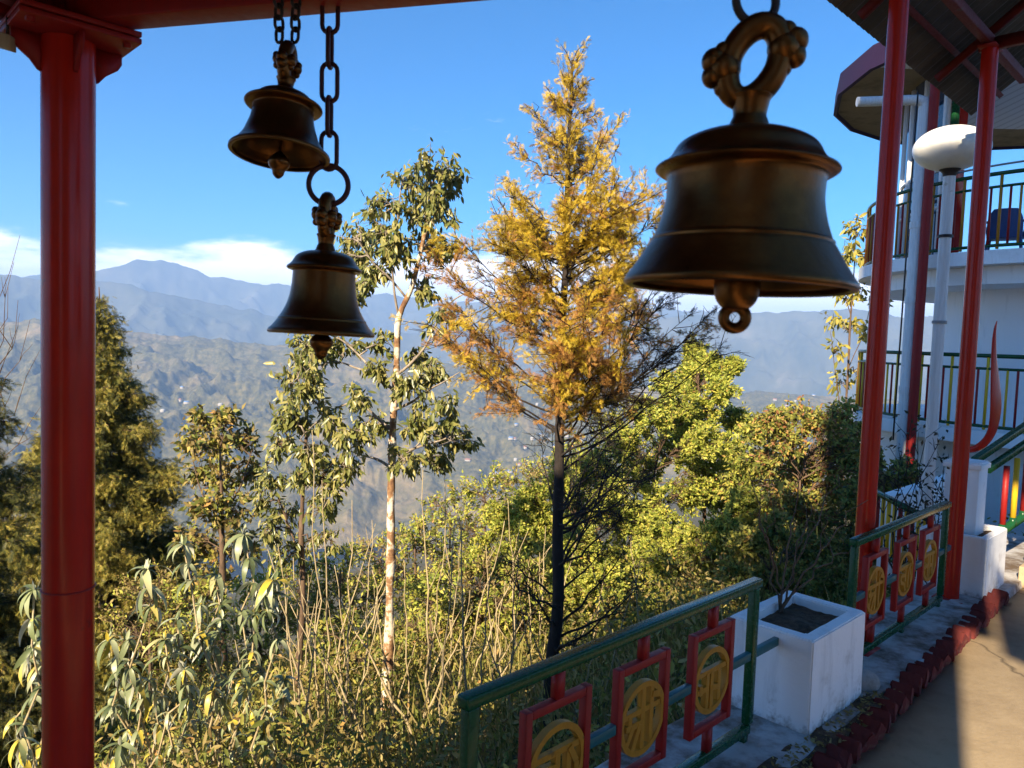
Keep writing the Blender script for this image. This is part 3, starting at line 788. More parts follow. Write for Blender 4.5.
# porch roof: beams and a corrugated sheet, hung over the viewer
proof = thing('porch_roof', 'low red beamed roof edge on the thick post, bells hanging below it', 'roof', PB + UZ * (ZC + 0.1))
def beam_at(px, py, z): return at_z(px, py, z)
ZB = ZC + 0.0285
b0 = PB + UZ * ZB
b1 = at_z(425, -2, ZB); dirb = (b1 - b0); dirb[2] = 0; dirb /= np.linalg.norm(dirb)
bn = np.cross(dirb, UZ)                          # towards the viewer
g = Geo(); bar(g, b0 - dirb * 0.13 + UZ * 0.045, b0 + dirb * 1.75 + UZ * 0.045, 0.07, 0.09); part(g, 'front_beam', RED_DULL, proof, bevel=0.004)
g = Geo(); bar(g, b0 - D * 0.02 - NN * 0.04 + UZ * 0.045, b0 - D * 2.5 + UZ * 0.045, 0.07, 0.088); part(g, 'side_beam', RED_DULL, proof)
g = Geo(); bar(g, b0 + bn * 0.045 + UZ * 0.046, b0 + bn * 1.0 + UZ * 0.046, 0.07, 0.086); part(g, 'cross_beam', RED_DULL, proof)
g = Geo(); bar(g, b0 + bn * 0.70 - dirb * 0.1 + UZ * 0.0455, b0 + bn * 0.70 + dirb * 1.35 + UZ * 0.0455, 0.06, 0.085); part(g, 'inner_beam', RED_DULL, proof)
g = Geo()
sA = np.linspace(-1.2, 1.3, 320); Pm = np.zeros((320, 2, 3)); Pt = np.zeros_like(Pm)
for i, s in enumerate(sA):
    w = 0.012 * math.sin(s * 2 * math.pi / 0.076)
    for j, q in enumerate((-0.055, 1.0)):
        Pm[i, j] = b0 + dirb * s + bn * q + UZ * (0.115 + w + 0.02 * q); Pt[i, j] = Pm[i, j] + UZ * 0.003
grid_mesh(g, Pm); grid_mesh(g, Pt[:, ::-1]); part(g, 'roof_sheet', SHEET, proof, smooth=True)
# small board at top left
g = Geo()
c0, c1 = at(-14, 36, 1.62), at(13, 44, 1.62)
g.box((c0 + c1) / 2, (c1 - c0) / 2, np.array([0, 0.012, 0]), UZ * 0.015)
lo = g.build('batten_light', TAN, loc=(c0 + c1) / 2, bevel=0.002)
tag(lo, 'short pale tan batten box hanging at the top left corner beside the post', 'light fitting')
g = Geo()
for f_ in (0.3, 0.8):
    c_ = c0 + (c1 - c0) * f_; g.tube([c_ + UZ * 0.013, c_ + UZ * 0.055], 0.003, 6)
part(g, 'bracket', BLACKM, lo)

# ------------------------------------------------------------------ BELLS AND CHAINS
def resample(prof, n=4):
    """smooth profile through (r, z) points (Catmull-Rom)"""
    p = np.array(prof, float); out = []
    for i in range(len(p) - 1):
        p0 = p[max(i - 1, 0)]; p1 = p[i]; p2 = p[i + 1]; p3 = p[min(i + 2, len(p) - 1)]
        for t in np.linspace(0, 1, n, endpoint=False):
            out.append(0.5 * ((2 * p1) + (-p0 + p2) * t + (2 * p0 - 5 * p1 + 4 * p2 - p3) * t * t + (-p0 + 3 * p1 - 3 * p2 + p3) * t ** 3))
    out.append(p[-1])
    return [(max(a, 0.0), b) for a, b in out]
def make_bell(name, label, top, R, prof_out, neck_r, ring, tilt, yaw_, clap, mt, lump=True):
    """top: where the handle hangs; profile in units of the rim radius, z=0 at the hanging point"""
    t = thing(name, label, 'bell', top, 'brass temple bells hanging on chains')
    t.rotation_euler = (tilt[0], tilt[1], yaw_)
    outer = []
    for seg in prof_out:
        rs = resample(seg, 5)
        outer += rs if not outer else rs[1:]
    rim_z = outer[-1][1]
    inner = [(max(r - 0.07, 0.02), z + (0.0 if i == 0 else 0.02)) for i, (r, z) in enumerate(reversed(outer[len(outer) // 4:]))]
    full = [(r * R, z * R) for r, z in [(0.001, outer[0][1])] + outer + [(outer[-1][0] - 0.03, rim_z - 0.015)] + inner + [(0.001, inner[-1][1])]]
    g = Geo(); g.lathe(full, sides=72); o = g.build('body', mt, t); auto_smooth(o, 50)
    # handle: a standing oval ring on a neck, with two lion-head knobs
    zc, ax, az_, th = ring[:4]; rt = ring[4] if len(ring) > 4 else 0.0
    an = np.linspace(0, 2 * np.pi, 40, endpoint=False)
    g = Geo()
    rr = [th * (1.0 + 0.20 * max(0, -math.sin(a)) + 0.12 * math.cos(2 * a)) * R for a in an]
    rx, rz = ax * np.cos(an), az_ * np.sin(an)
    rr = [q_ * (1.0 + 0.34 * max(0, math.sin(a)) ** 2) for q_, a in zip(rr, an)]
    g.tube(np.stack([(rx * math.cos(rt) + rz * math.sin(rt)) * R, 0 * an, (zc + rz * math.cos(rt) - rx * math.sin(rt)) * R], 1), rr, 14, closed=True)
    zb_ = outer[0][1]; zt_ = zc - az_ + 0.02
    npf = resample([(neck_r * 1.35, zb_ - 0.03), (neck_r * 1.02, zb_ + 0.10), (neck_r * 0.92, (zb_ + zt_) / 2), (neck_r * 1.05, zt_ - 0.03), (neck_r * 1.1, zt_ + 0.02), (0.01, zt_ + 0.06)], 4)
    g.lathe([(r * R, z * R) for r, z in npf], sides=24)
    if lump:
        for sg, zz in ((-1, -0.06), (1, 0.11)):
            for dx, dz, rad in ((1.2, 0, 0.145), (1.62, 0.07, 0.115), (1.62, -0.06, 0.105), (1.25, 0.15, 0.09), (1.2, -0.16, 0.08)):
                c_ = np.array([sg * ax * dx, 0, zc + zz + dz]) * R
                lat = [(rad * R * math.sin(a), rad * R * math.cos(a)) for a in np.linspace(0.02, math.pi - 0.02, 12)]
                g.lathe(lat, c=c_, sides=16)
    if clap != 'eye':
        for dy, zz, rad in ((0.12, 0.02, 0.125), (-0.12, -0.03, 0.125), (0.17, 0.10, 0.075), (-0.17, 0.05, 0.075), (0.15, -0.12, 0.07), (-0.14, -0.15, 0.07)):
            for sg in (-1, 1):
                g.lathe([(rad * R * math.sin(a), rad * R * math.cos(a)) for a in np.linspace(0.02, math.pi - 0.02, 12)], c=np.array([sg * ax * 0.9, dy, zc + zz]) * R, sides=14)
    o = g.build('handle', mt, t); auto_smooth(o, 60)
    # clapper
    g = Geo()
    if clap == 'eye':
        zr_ = rim_z
        g.tube([(0, 0, (outer[3][1]) * R), (0, 0, (zr_ + 0.1) * R)], 0.03 * R, 8)
        g.lathe([(r * R, z * R) for r, z in resample([(0.04, zr_ + 0.2), (0.185, zr_ + 0.10), (0.195, zr_ - 0.04), (0.165, zr_ - 0.13), (0.10, zr_ - 0.19), (0.01, zr_ - 0.20)], 4)], sides=28)
        an = np.linspace(0, 2 * np.pi, 28, endpoint=False)
        g.tube(np.stack([0.095 * R * np.cos(an), 0 * an, (zr_ - 0.265 + 0.095 * np.sin(an)) * R], 1), 0.052 * R, 10, closed=True)
    else:
        zr_ = rim_z
        g.tube([(0, 0, (outer[3][1]) * R), (0, 0, (zr_ + 0.0) * R)], 0.03 * R, 8)
        g.lathe([(r * R, z * R) for r, z in resample([(0.02, zr_ + 0.1), (0.12, zr_ + 0.0), (0.215, zr_ - 0.12), (0.20, zr_ - 0.22), (0.13, zr_ - 0.32), (0.11, zr_ - 0.40), (0.05, zr_ - 0.47), (0.002, zr_ - 0.49)], 4)], sides=24)
    o = g.build('clapper', mt, t); auto_smooth(o, 60)
    return t
def link_geo(center, d, nrm, L, W, r):
    """stadium link: long axis d, plane containing nrm x d as the width direction"""
    g = Geo(); wdir = np.cross(nrm, d); hl = L / 2 - W / 2
    pts = []
    for a in np.linspace(-math.pi / 2, math.pi / 2, 9): pts.append(center + d * (hl + W / 2 * math.cos(a)) + wdir * (W / 2 * math.sin(a)))
    for a in np.linspace(-math.pi / 2, math.pi / 2, 9): pts.append(center - d * (hl + W / 2 * math.cos(a)) - wdir * (W / 2 * math.sin(a)))
    g.tube(pts, r, 10, closed=True)
    return g
def make_chain(label, top, bottom, L, W, r, mt, ring=None, twist=0.0):
    t = thing('bell_chain', label, 'chain', top, 'chains the bells hang on')
    top, bottom = np.array(top), np.array(bottom); d = top - bottom; n_ = np.linalg.norm(d); d /= n_
    pitch = L - 2 * r * 0.95; k = max(1, int(round(n_ / pitch))); pitch = n_ / k
    Lx = pitch + 2 * r * 0.95
    ref = np.array([0.0, 1, 0]); a = np.cross(ref, d); a /= np.linalg.norm(a); b = np.cross(d, a)
    for i in range(k):
        c_ = bottom + d * (pitch * (i + 0.5)); q = twist + (math.pi / 2 if i % 2 else 0)
        nrm = b * math.cos(q) + a * math.sin(q)
        part(link_geo(c_, d, nrm, Lx, W, r), 'link', mt, t, smooth=True)
    if ring is not None:
        rc_, rad, rr_, yw = ring
        g = Geo(); an = np.linspace(0, 2 * np.pi, 40, endpoint=False); w = np.array([math.cos(yw), math.sin(yw), 0])
        g.tube(np.asarray(rc_) + rad * (np.cos(an)[:, None] * w + np.sin(an)[:, None] * UZ), rr_, 10, closed=True)
        part(g, 'ring', mt, t, smooth=True)
    return t
def beam_depth(px, off=0.0):                    # depth at which a pixel column meets the beam's vertical plane
    r = ray(px, 200); A_ = b0 + bn * off
    t = ((A_ - EYE) @ bn) / (r @ bn); return (EYE + r * t)[1]
# profiles in rim radii, z measured from the centre of the hanging hole's top
PROF_B = [[(0.16, -1.06), (0.36, -1.09), (0.52, -1.17), (0.60, -1.29), (0.64, -1.34), (0.69, -1.38)], [(0.69, -1.38), (0.70, -1.41), (0.67, -1.44)], [(0.67, -1.44), (0.59, -1.46), (0.585, -1.52)],
          [(0.585, -1.52), (0.60, -1.75), (0.645, -2.00), (0.72, -2.2), (0.80, -2.34)], [(0.80, -2.34), (0.82, -2.355), (0.83, -2.39)], [(0.83, -2.39), (0.91, -2.50), (0.985, -2.575), (1.0, -2.62)], [(1.0, -2.62), (0.995, -2.645)]]
dB = beam_depth(322); RB = 52.0 / FPX * dB
hangB = at(328, 195, dB)
make_bell('temple_bell', 'lower left brass bell hanging from a single long chain and ring', hangB, RB, PROF_B, 0.155, (-0.42, 0.17, 0.36, 0.105), (0.02, 0.015, 0), math.radians(84), 'drop', BRASS)
ringc = at(328.5, 185, dB); RR = 19.0 / FPX * dB
chb = ringc + UZ * (RR - 0.004)
topB = at(330, 8, dB); topB[2] = b0[2] + 0.02
make_chain('single heavy dark red chain with a ring, holding the lower left bell', [topB[0], topB[1], topB[2]], chb, 0.073, 0.031, 0.0046, CHAINM, (ringc, RR, 0.0055, 0.15), 0.0)
dA = beam_depth(277, 0.05); RA = 47.5 / FPX * dA
PROF_A = [[(0.15, -1.00), (0.36, -1.02), (0.52, -1.10), (0.57, -1.21)], [(0.57, -1.21), (0.60, -1.23), (0.745, -1.26), (0.775, -1.30), (0.745, -1.335)], [(0.745, -1.335), (0.61, -1.36), (0.60, -1.42)],
          [(0.60, -1.42), (0.635, -1.62), (0.69, -1.80), (0.76, -1.98), (0.85, -2.12)], [(0.85, -2.12), (0.93, -2.2), (0.99, -2.25), (1.0, -2.29)], [(1.0, -2.29), (0.995, -2.315)]]
hangA = at(289, 45, dA)
make_bell('temple_bell', 'upper left brass bell, slightly tilted, hanging from a pair of thin chains', hangA, RA, PROF_A, 0.17, (-0.40, 0.19, 0.34, 0.12), (0.02, math.radians(7), 0), math.radians(86), 'drop', BRASS_DARK)
for px_, lab in ((277.5, 'left one of two thin chains holding the upper left bell'), (296, 'right one of two thin chains holding the upper left bell')):
    tp = at(px_, 0, dA); tp[2] = b0[2] + 0.03
    bt = at(px_ + (2 if px_ < 285 else -1), 41, dA)
    make_chain(lab, tp, bt, 0.030, 0.019, 0.0032, BLACKM, None, 0.6)
# loop through the upper bell's handle joining the two chains
g = Geo()
pL, pR = at(279.5, 41, dA), at(295, 41, dA)
# big bell
dC = 0.92; RCb = 111.5 / FPX * dC
PROF_C = [[(r_, z_ - 0.05) for r_, z_ in q_] for q_ in [[(0.20, -0.72), (0.40, -0.745), (0.58, -0.83), (0.66, -0.95), (0.72, -1.01), (0.775, -1.04)], [(0.775, -1.04), (0.785, -1.06), (0.75, -1.085)], [(0.75, -1.085), (0.69, -1.11), (0.675, -1.16)],
          [(0.675, -1.16), (0.675, -1.32), (0.71, -1.50), (0.765, -1.66)], [(0.765, -1.66), (0.785, -1.675), (0.785, -1.70), (0.80, -1.72)], [(0.80, -1.72), (0.865, -1.83), (0.94, -1.95), (0.995, -2.03), (1.0, -2.065)], [(1.0, -2.065), (0.995, -2.08)]]]
hangC = at(755, 43, dC)
make_bell('temple_bell', 'largest bell, big dark brass one hanging close at the upper right', hangC, RCb, PROF_C, 0.155, (-0.165, 0.205, 0.325, 0.097, math.radians(20)), (0.0, 0.02, 0), math.radians(-10), 'eye', BRASS)
rc_ = at(756, 1, dC); rrad = 21.0 / FPX * dC
topC = np.array([rc_[0], rc_[1], b0[2] + 0.02])
make_chain('thick iron ring and chain holding the largest bell', topC, rc_ + UZ * (rrad - 0.003), 0.075, 0.03, 0.0065, BLACKM, (rc_, rrad, 0.0052, 0.2), 0.0)
g = Geo(); bar(g, topC + np.array([-0.9, 0.2, 0.02]), topC + np.array([0.32, -0.07, 0.02]), 0.05, 0.06); part(g, 'bell_beam', RED_DULL, proof)

# ------------------------------------------------------------------ RAILINGS WITH MEDALLIONS
def local(s, z, w=0.0): return rail_pt(s, w, z)
def seg(g, s0, z0, s1, z1, wid, thick, woff=0.0, m=0):
    a = local(s0, z0, woff); b = local(s1, z1, woff); d_ = b - a; L = np.linalg.norm(d_); d_ /= L
    y = np.cross(NN, d_)
    g.box((a + b) / 2, d_ * L / 2, NN * thick / 2, y * wid / 2, m)
GLYPHS = {
    # strokes inside the ring under a head bar, in units of the ring radius
    'a': [((-0.78, 0.30), (0.80, 0.30)), ((0.42, 0.30), (0.42, -0.70)), ((0.02, 0.30), (0.02, -0.35)), ((-0.05, -0.05), (-0.50, 0.02)), ((-0.50, 0.02), (-0.58, -0.28)), ((-0.58, -0.28), (-0.15, -0.42)), ((-0.15, -0.42), (0.05, -0.78)), ((0.42, 0.30), (0.68, -0.15)), ((0.68, -0.15), (0.66, -0.5))],
    'b': [((-0.88, 0.22), (0.88, 0.22)), ((0.02, 0.88), (0.02, -0.85)), ((0.40, 0.85), (0.40, -0.80)), ((-0.55, 0.22), (-0.55, -0.10)), ((-0.72, -0.10), (-0.08, -0.10)), ((-0.35, 0.0), (-0.35, -0.12)), ((-0.42, -0.12), (-0.72, -0.58)), ((-0.12, -0.12), (-0.46, -0.80)), ((0.40, 0.55), (0.74, 0.48))],
    'c': [((-0.86, 0.30), (0.86, 0.30)), ((0.42, 0.30), (0.42, -0.72)), ((0.0, 0.30), (0.0, -0.85)), ((-0.25, 0.30), (-0.25, -0.80)), ((0.0, -0.22), (0.42, -0.30)), ((-0.80, -0.18), (-0.3, -0.18)), ((-0.62, 0.0), (-0.62, -0.3))],
}
def medallion(sc, zc, R, kind, parent):
    g = Geo()
    an = np.linspace(0, 2 * np.pi, 48, endpoint=False); r0_, r1_, th = R * 0.84, R, 0.012
    rings = []
    for r, w in ((r0_, -th), (r1_, -th), (r1_, th), (r0_, th)):
        rings.append(np.array([local(sc + r * math.cos(a), zc + r * math.sin(a), w) for a in an]))
    i = np.arange(48); j = (i + 1) % 48
    fs = []
    for a in range(4):
        b = (a + 1) % 4; fs.append(np.stack([a * 48 + i, a * 48 + j, b * 48 + j, b * 48 + i], 1))
    g.add_many(np.concatenate(rings), np.concatenate(fs))
    for n_, ((x0, y0), (x1, y1)) in enumerate(GLYPHS[kind]):
        seg(g, sc + x0 * R, zc + y0 * R, sc + x1 * R, zc + y1 * R, 0.021 if n_ else 0.019, 0.018 + 0.0011 * n_)
    o = part(g, 'medallion', GOLD, parent)
    auto_smooth(o, 35)
    return o
def railing(s0, s1, panels, label, ext, legs):
    t = thing('railing', label, 'railing', local((s0 + s1) / 2, 0.06), 'green railings with red framed gold medallions')
    g = Geo(); seg(g, s0 - 0.03, 0.7, s1 + 0.03, 0.7, 0.036, 0.045); part(g, 'top_rail', GREEN, t, bevel=0.006)
    g = Geo(); seg(g, s0, 0.10, s1, 0.10, 0.036, 0.036); part(g, 'bottom_rail', GREEN, t, bevel=0.004)
    ends = [s0 + 0.018] + [v for sc, _ in panels for v in (sc - 0.145, sc + 0.145)] + [s1 + ext]
    for a_, b_ in zip(ends[::2], ends[1::2]):
        g = Geo(); seg(g, a_, 0.405, b_, 0.405, 0.034, 0.024); part(g, 'middle_rail', TEAL, t, bevel=0.003)
    for s in (s0, s1):
        g = Geo(); seg(g, s, 0.119, s, 0.681, 0.04, 0.034); part(g, 'post', GREEN, t, bevel=0.004)
    for s in legs:
        g = Geo(); seg(g, s, 0.03, s, 0.081, 0.03, 0.03); part(g, 'foot', GREEN, t)
    for sc, kind in panels:
        g = Geo(); w = 0.145; z0, z1 = 0.208, 0.598; th = 0.03
        seg(g, sc - w + .014, z0, sc - w + .014, z1, 0.028, th); seg(g, sc + w - .014, z0, sc + w - .014, z1, 0.028, th)
        seg(g, sc - w + .0285, z1 - .014, sc + w - .0285, z1 - .014, 0.028, th - .002); seg(g, sc - w + .0285, z0 + .014, sc + w - .0285, z0 + .014, 0.028, th - .002)
        p_ = part(g, 'panel_frame', RED_DULL, t, bevel=0.003)
        for za, zb2 in ((z1, 0.682), (0.118, z0)):
            g = Geo(); seg(g, sc, za, sc, zb2, 0.034, 0.026); part(g, 'stub', RED_DULL, p_)
        medallion(sc, 0.395, 0.126, kind, p_)
    return t
railing(-1.49, 0.03, [(-1.145, 'a'), (-0.72, 'b'), (-0.28, 'c')], 'nearer green railing with three gold medallions, ending at the first white planter', 0.235, (-1.45, -0.72, 0.0))
railing(1.05, 2.50, [(1.34, 'b'), (1.79, 'a'), (2.21, 'c')], 'farther green railing with three gold medallions between the two slim red posts', 0.12, (1.1, 1.8, 2.45))

# ------------------------------------------------------------------ PLANTERS
def planter(s0, s1, o0, o1, z0, z1, rim, label, lab_soil):
    c_ = rail_pt((s0 + s1) / 2, (o0 + o1) / 2, z0)
    t = thing('planter', label, 'planter', c_, 'white limewashed square planters')
    bm = bmesh.new()
    def ring(inset, z, flare=0.0):
        return [bm.verts.new(Vector(rail_pt(a, b, z) - c_)) for a, b in ((s0 + inset - flare, o0 + inset - flare), (s1 - inset + flare, o0 + inset - flare), (s1 - inset + flare, o1 - inset + flare), (s0 + inset - flare, o1 - inset + flare))]
    rs = [ring(0, z0 - 0.03, 0.004), ring(0, (z0 + z1) / 2, 0.001), ring(0, z1), ring(rim, z1 + 0.001), ring(rim + 0.004, z1 - 0.10)]
    bm.faces.new(rs[0][::-1])
    for a, b in zip(rs[:-1], rs[1:]):
        for i in range(4): bm.faces.new((a[i], a[(i + 1) % 4], b[(i + 1) % 4], b[i]))
    bm.faces.new(rs[-1])
    bmesh.ops.recalc_face_normals(bm, faces=bm.faces)
    bmesh.ops.bevel(bm, geom=[e_ for e_ in bm.edges], offset=0.006, segments=2, affect='EDGES')
    bmesh.ops.subdivide_edges(bm, edges=bm.edges[:], cuts=6, use_grid_fill=True)
    for v in bm.verts:
        n = float(fbm(np.array([v.co.x * 14 + v.co.z * 5]), np.array([v.co.y * 14 - v.co.z * 7]), 3, 6)[0]) - 0.5
        v.co += v.normal * n * 0.007
    me = bpy.data.meshes.new('box'); bm.to_mesh(me); bm.free(); me.materials.append(PWHITE)
    o = bpy.data.objects.new('box', me); COL.objects.link(o); o.parent = t
    g = Geo(); S, O = np.meshgrid(np.linspace(s0 + rim, s1 - rim, 40), np.linspace(o0 + rim, o1 - rim, 40), indexing='ij')
    P_ = A0 + S[..., None] * D + O[..., None] * NN
    P_[..., 2] = z1 - 0.035 + 0.05 * (fbm(P_[..., 0] * 9, P_[..., 1] * 9, 5, 12) - 0.5)
    grid_mesh(g, P_); part(g, 'soil', SOIL, t, smooth=True)
    return t
planter(0.247, 0.80, -0.22, 0.16, 0.05, 0.452, 0.06, 'nearer white planter box with bare soil and a leafless sapling', '')
planter(2.85, 3.36, -0.25, 0.157, 0.05, 0.452, 0.05, 'farther white planter box at the foot of the white newel pillar', '')
# sapling in the nearer planter
sp0 = at_z(781, 612, 0.42)
t = thing('sapling', 'leafless brown sapling growing in the nearer white planter', 'plant', sp0)
g = Geo(); gl = Geo()
tips = [(748, 470), (760, 520), (801, 470), (812, 505), (852, 545), (838, 475), (868, 500)]
dS = sp0[1]
for k, (a, b) in enumerate(tips):
    e_ = at(a, b, dS + random.uniform(-0.2, 0.25))
    mid = sp0 + (e_ - sp0) * 0.45 + np.array([0, 0, 0.06])
    c1_ = curve(sp0 + rng.normal(size=3) * [.012, .012, 0], mid, 5, 0.05); c2_ = curve(mid, e_, 6, 0.07)
    pts = np.concatenate([c1_, c2_[1:]])
    g.tube(pts, np.linspace(0.0055, 0.0015, len(pts)), 6)
    for _ in range(1 + k % 2):
        i = random.randint(5, len(pts) - 1); q = pts[i] + rng.normal(size=3) * 0.09 + UZ * 0.09
        g.tube(curve(pts[i], q, 4, 0.08), np.linspace(0.003, 0.001, 5), 5)
        if random.random() < 0.35: leaves(gl, [q], [rng.normal(size=3) - UZ * 0.8], 0.075)
part(g, 'branches', BARK_BROWN, t, smooth=True)
part(gl, 'leaves', L_YELL, t)

# ------------------------------------------------------------------ STREET LAMP
LD = 6.4
lb = at(929, 470, LD); lb[2] = float(slope_z(lb[0], lb[1])) - 0.1
lg = at(935, 148, LD)
t = thing('street_lamp', 'white street lamp with an oval globe on a slim pole beside the balcony', 'lamp', lb)
g = Geo(); g.tube([lb, [lb[0], lb[1], lg[2] - 0.16]], 0.047, 24)
part(g, 'pole', PVC, t, auto=40)
zt_ = lg[2]
for py_ in (236, 322):
    z_ = at(934, py_, LD)[2]
    g = Geo(); g.tube([[lb[0], lb[1], z_ - .012], [lb[0], lb[1], z_ + .012]], 0.058, 20); part(g, 'pole_collar', GREYM if py_ > 300 else BLACKM, t, auto=40)
g = Geo(); g.lathe([(0.05, -0.23), (0.055, -0.20), (0.085, -0.17), (0.13, -0.155), (0.135, -0.135), (0.0, -0.13)], c=(lb[0], lb[1], zt_), sides=28); part(g, 'collar', BLACKM, t, auto=40)
g = Geo(); an = np.linspace(0.002, math.pi - 0.002, 30); g.lathe([(0.292 * math.sin(a), 0.18 * math.cos(a)) for a in an], c=(lb[0], lb[1], zt_ + 0.0), sides=48); part(g, 'globe', GLOBE, t, smooth=True)

# ------------------------------------------------------------------ ROTUNDA BUILDING
BC = np.array([16.0 * math.sin(math.radians(36.5)), 16.0 * math.cos(math.radians(36.5)), 0.0])
R_S, R_W, R_R = 3.40, 2.12, 4.0
toc = math.atan2(-BC[1], -BC[0])                # direction from its centre back to the viewer
ZL = 0.55; ZU = 3.15
ROOFZ = 6.15
bld = thing('rotunda_house', 'round white two storey house with painted balcony railings and purple eaves', 'building', BC + UZ * (-1.6))
def ring_slab(r_in, r_out, z0, z1, sides=120):
    g = Geo(); g.lathe([(r_in, z0), (r_out, z0), (r_out, z1), (r_in, z1), (r_in, z0)], c=BC, sides=sides); return g
g = Geo(); g.lathe([(R_W, -3.0), (R_W, ZU - 0.20)], c=BC, sides=120); part(g, 'wall', BWHITE, bld, auto=30)
g = ring_slab(0.5, R_S, ZL - 0.20, ZL); part(g, 'lower_floor_slab', BWHITE, bld, auto=30)
g = ring_slab(0.5, R_S - 0.45, -3.0, ZL - 0.201); part(g, 'base_wall', BWHITE, bld, auto=30)
g = ring_slab(0.5, R_S, ZU - 0.20, ZU); part(g, 'upper_floor_slab', BWHITE, bld, auto=30)
g = ring_slab(0.5, R_S - 0.30, ZU - 0.46, ZU - 0.201); part(g, 'ring_beam', BWHITE, bld, auto=30)
def pol(a, r, z): return BC + np.array([math.cos(a) * r, math.sin(a) * r, z])
def circ_rail(z, r, zh, name_z, a0, a1, cols):
    arc = lambda zz, rr=r: [pol(a, rr, zz) for a in np.linspace(a0, a1, 70)]
    rp = thing_part('balcony_railing', bld)
    for zz, rad in ((z + zh, 0.030), (z + zh * 0.83, 0.02), (z + 0.07, 0.024)):
        g = Geo(); g.tube(arc(zz), rad, 8); part(g, 'rail', GREEN, rp, smooth=True)
    n_ = 56
    for i in range(n_):
        a = a0 + (a1 - a0) * (i + 0.5) / n_
        g = Geo(); tall = i % 4 == 0
        g.tube([pol(a, r, z + (0.02 if tall else 0.07)), pol(a, r, z + zh * (1.0 if tall else 0.83))], 0.021 if tall else 0.0165, 6)
        part(g, 'baluster', cols[i % len(cols)], rp)
    return rp
def thing_part(name, parent):
    o = bpy.data.objects.new(name, None); COL.objects.link(o); o.parent = parent; return o
RA0, RA1 = toc - math.radians(98), toc + math.radians(26)
circ_rail(ZL, R_S - 0.10, 1.09, 'low', RA0, RA1, [YELLOW, RED_DULL])
circ_rail(ZU, R_S - 0.10, 1.09, 'up', RA0, RA1, [GOLD, RED_DULL])
# roof
g = Geo(); g.lathe([(0.02, ROOFZ + 1.5), (1.8, ROOFZ + 0.95), (R_R, ROOFZ + 0.36), (R_R + 0.01, ROOFZ + 0.34)], c=BC, sides=20, ph=toc - math.radians(82)); part(g, 'roof', PURPLE, bld, auto=20)
g = Geo(); g.lathe([(R_R + 0.012, ROOFZ + 0.338), (R_R + 0.03, ROOFZ - 0.02), (R_R - 0.02, ROOFZ - 0.04), (R_R - 0.05, ROOFZ + 0.02)], c=BC, sides=20, ph=toc - math.radians(82)); part(g, 'fascia', PURPLE, bld, auto=20)
def arc_sheet(a0, a1, r0, r1, z0, z1, n=60):
    g = Geo(); grid_mesh(g, np.array([[pol(a, r0, z0), pol(a, r1, z1)] for a in np.linspace(a0, a1, n)])); return g
sa = toc - math.radians(50)
def eave_sheet(k0, k1):
    g = Geo(); st = 2 * math.pi / 20; a0 = toc - math.radians(82)
    grid_mesh(g, np.array([[pol(a0 + st * k, R_R - 0.04, ROOFZ + 0.02), pol(a0 + st * k, 2.70, ROOFZ + 0.06)] for k in range(k0, k1 + 1)])); return g
part(eave_sheet(-6, 2), 'eave_soffit', TAN_EAVE, bld)  # left run of the eave underside is tan, the rest pale
part(eave_sheet(2, 14), 'eave_soffit', SOFFIT, bld)
g = Geo(); g.lathe([(2.695, ROOFZ + 0.058), (0.02, ROOFZ + 0.10)], c=BC, sides=20, ph=toc - math.radians(82)); part(g, 'ceiling', SOFFIT, bld, auto=30)
# upper storey: glazed room on the left, open terrace on the right
WG0, WG1 = toc - math.radians(118), toc - math.radians(42)
rw = R_S - 0.62
npan = 7
g = Geo()
for i in range(npan):
    a0_, a1_ = WG0 + (WG1 - WG0) * i / npan, WG0 + (WG1 - WG0) * (i + 1) / npan
    w_ = thing_part('window', bld)
    da = (a1_ - a0_)
    g = Geo(); P_ = np.array([[pol(a, rw, ZU + 0.05), pol(a, rw, ROOFZ + 0.06)] for a in np.linspace(a0_ + 0.02, a1_ - 0.02, 8)]); grid_mesh(g, P_)
    part(g, 'pane', GLASS, w_, smooth=True)
    g = Geo()
    for a in (a0_, a1_ - 0.004): g.box(pol(a, rw, (ZU + ROOFZ) / 2 + .03), np.array([-math.sin(a), math.cos(a), 0]) * 0.035, np.array([math.cos(a), math.sin(a), 0]) * 0.04, UZ * (ROOFZ - ZU - 0.02) / 2)
    for zz in (ZU + 0.06, ZU + 0.85, ZU + 1.45): g.tube([pol(a, rw + 0.01, zz) for a in np.linspace(a0_ + .02, a1_ - .02, 8)], 0.028, 6)
    part(g, 'frame', BWHITE, w_)
g = Geo(); a = WG1
c_ = pol(a, rw - 0.2, (ZU + ROOFZ) / 2 + 0.03); g.box(c_, np.array([math.cos(a), math.sin(a), 0]) * 0.14, np.array([-math.sin(a), math.cos(a), 0]) * 0.05, UZ * (ROOFZ - ZU) / 2)
part(g, 'end_wall', RED, bld)
for a, mcol in ((WG1 + 0.10, GREEN), (toc + math.radians(40), GREEN)):
    g = Geo(); g.tube([pol(a, rw + 0.12, ZU), pol(a, rw + 0.12, ROOFZ + 0.09)], 0.06, 16); part(g, 'column', mcol, bld, smooth=True)
g = Geo(); g.tube([pol(a, rw + 0.05, ZU + 1.32) for a in np.linspace(WG1 + 0.1, toc + math.radians(26), 20)], 0.016, 6); part(g, 'upper_tube', GREYM, bld, smooth=True)
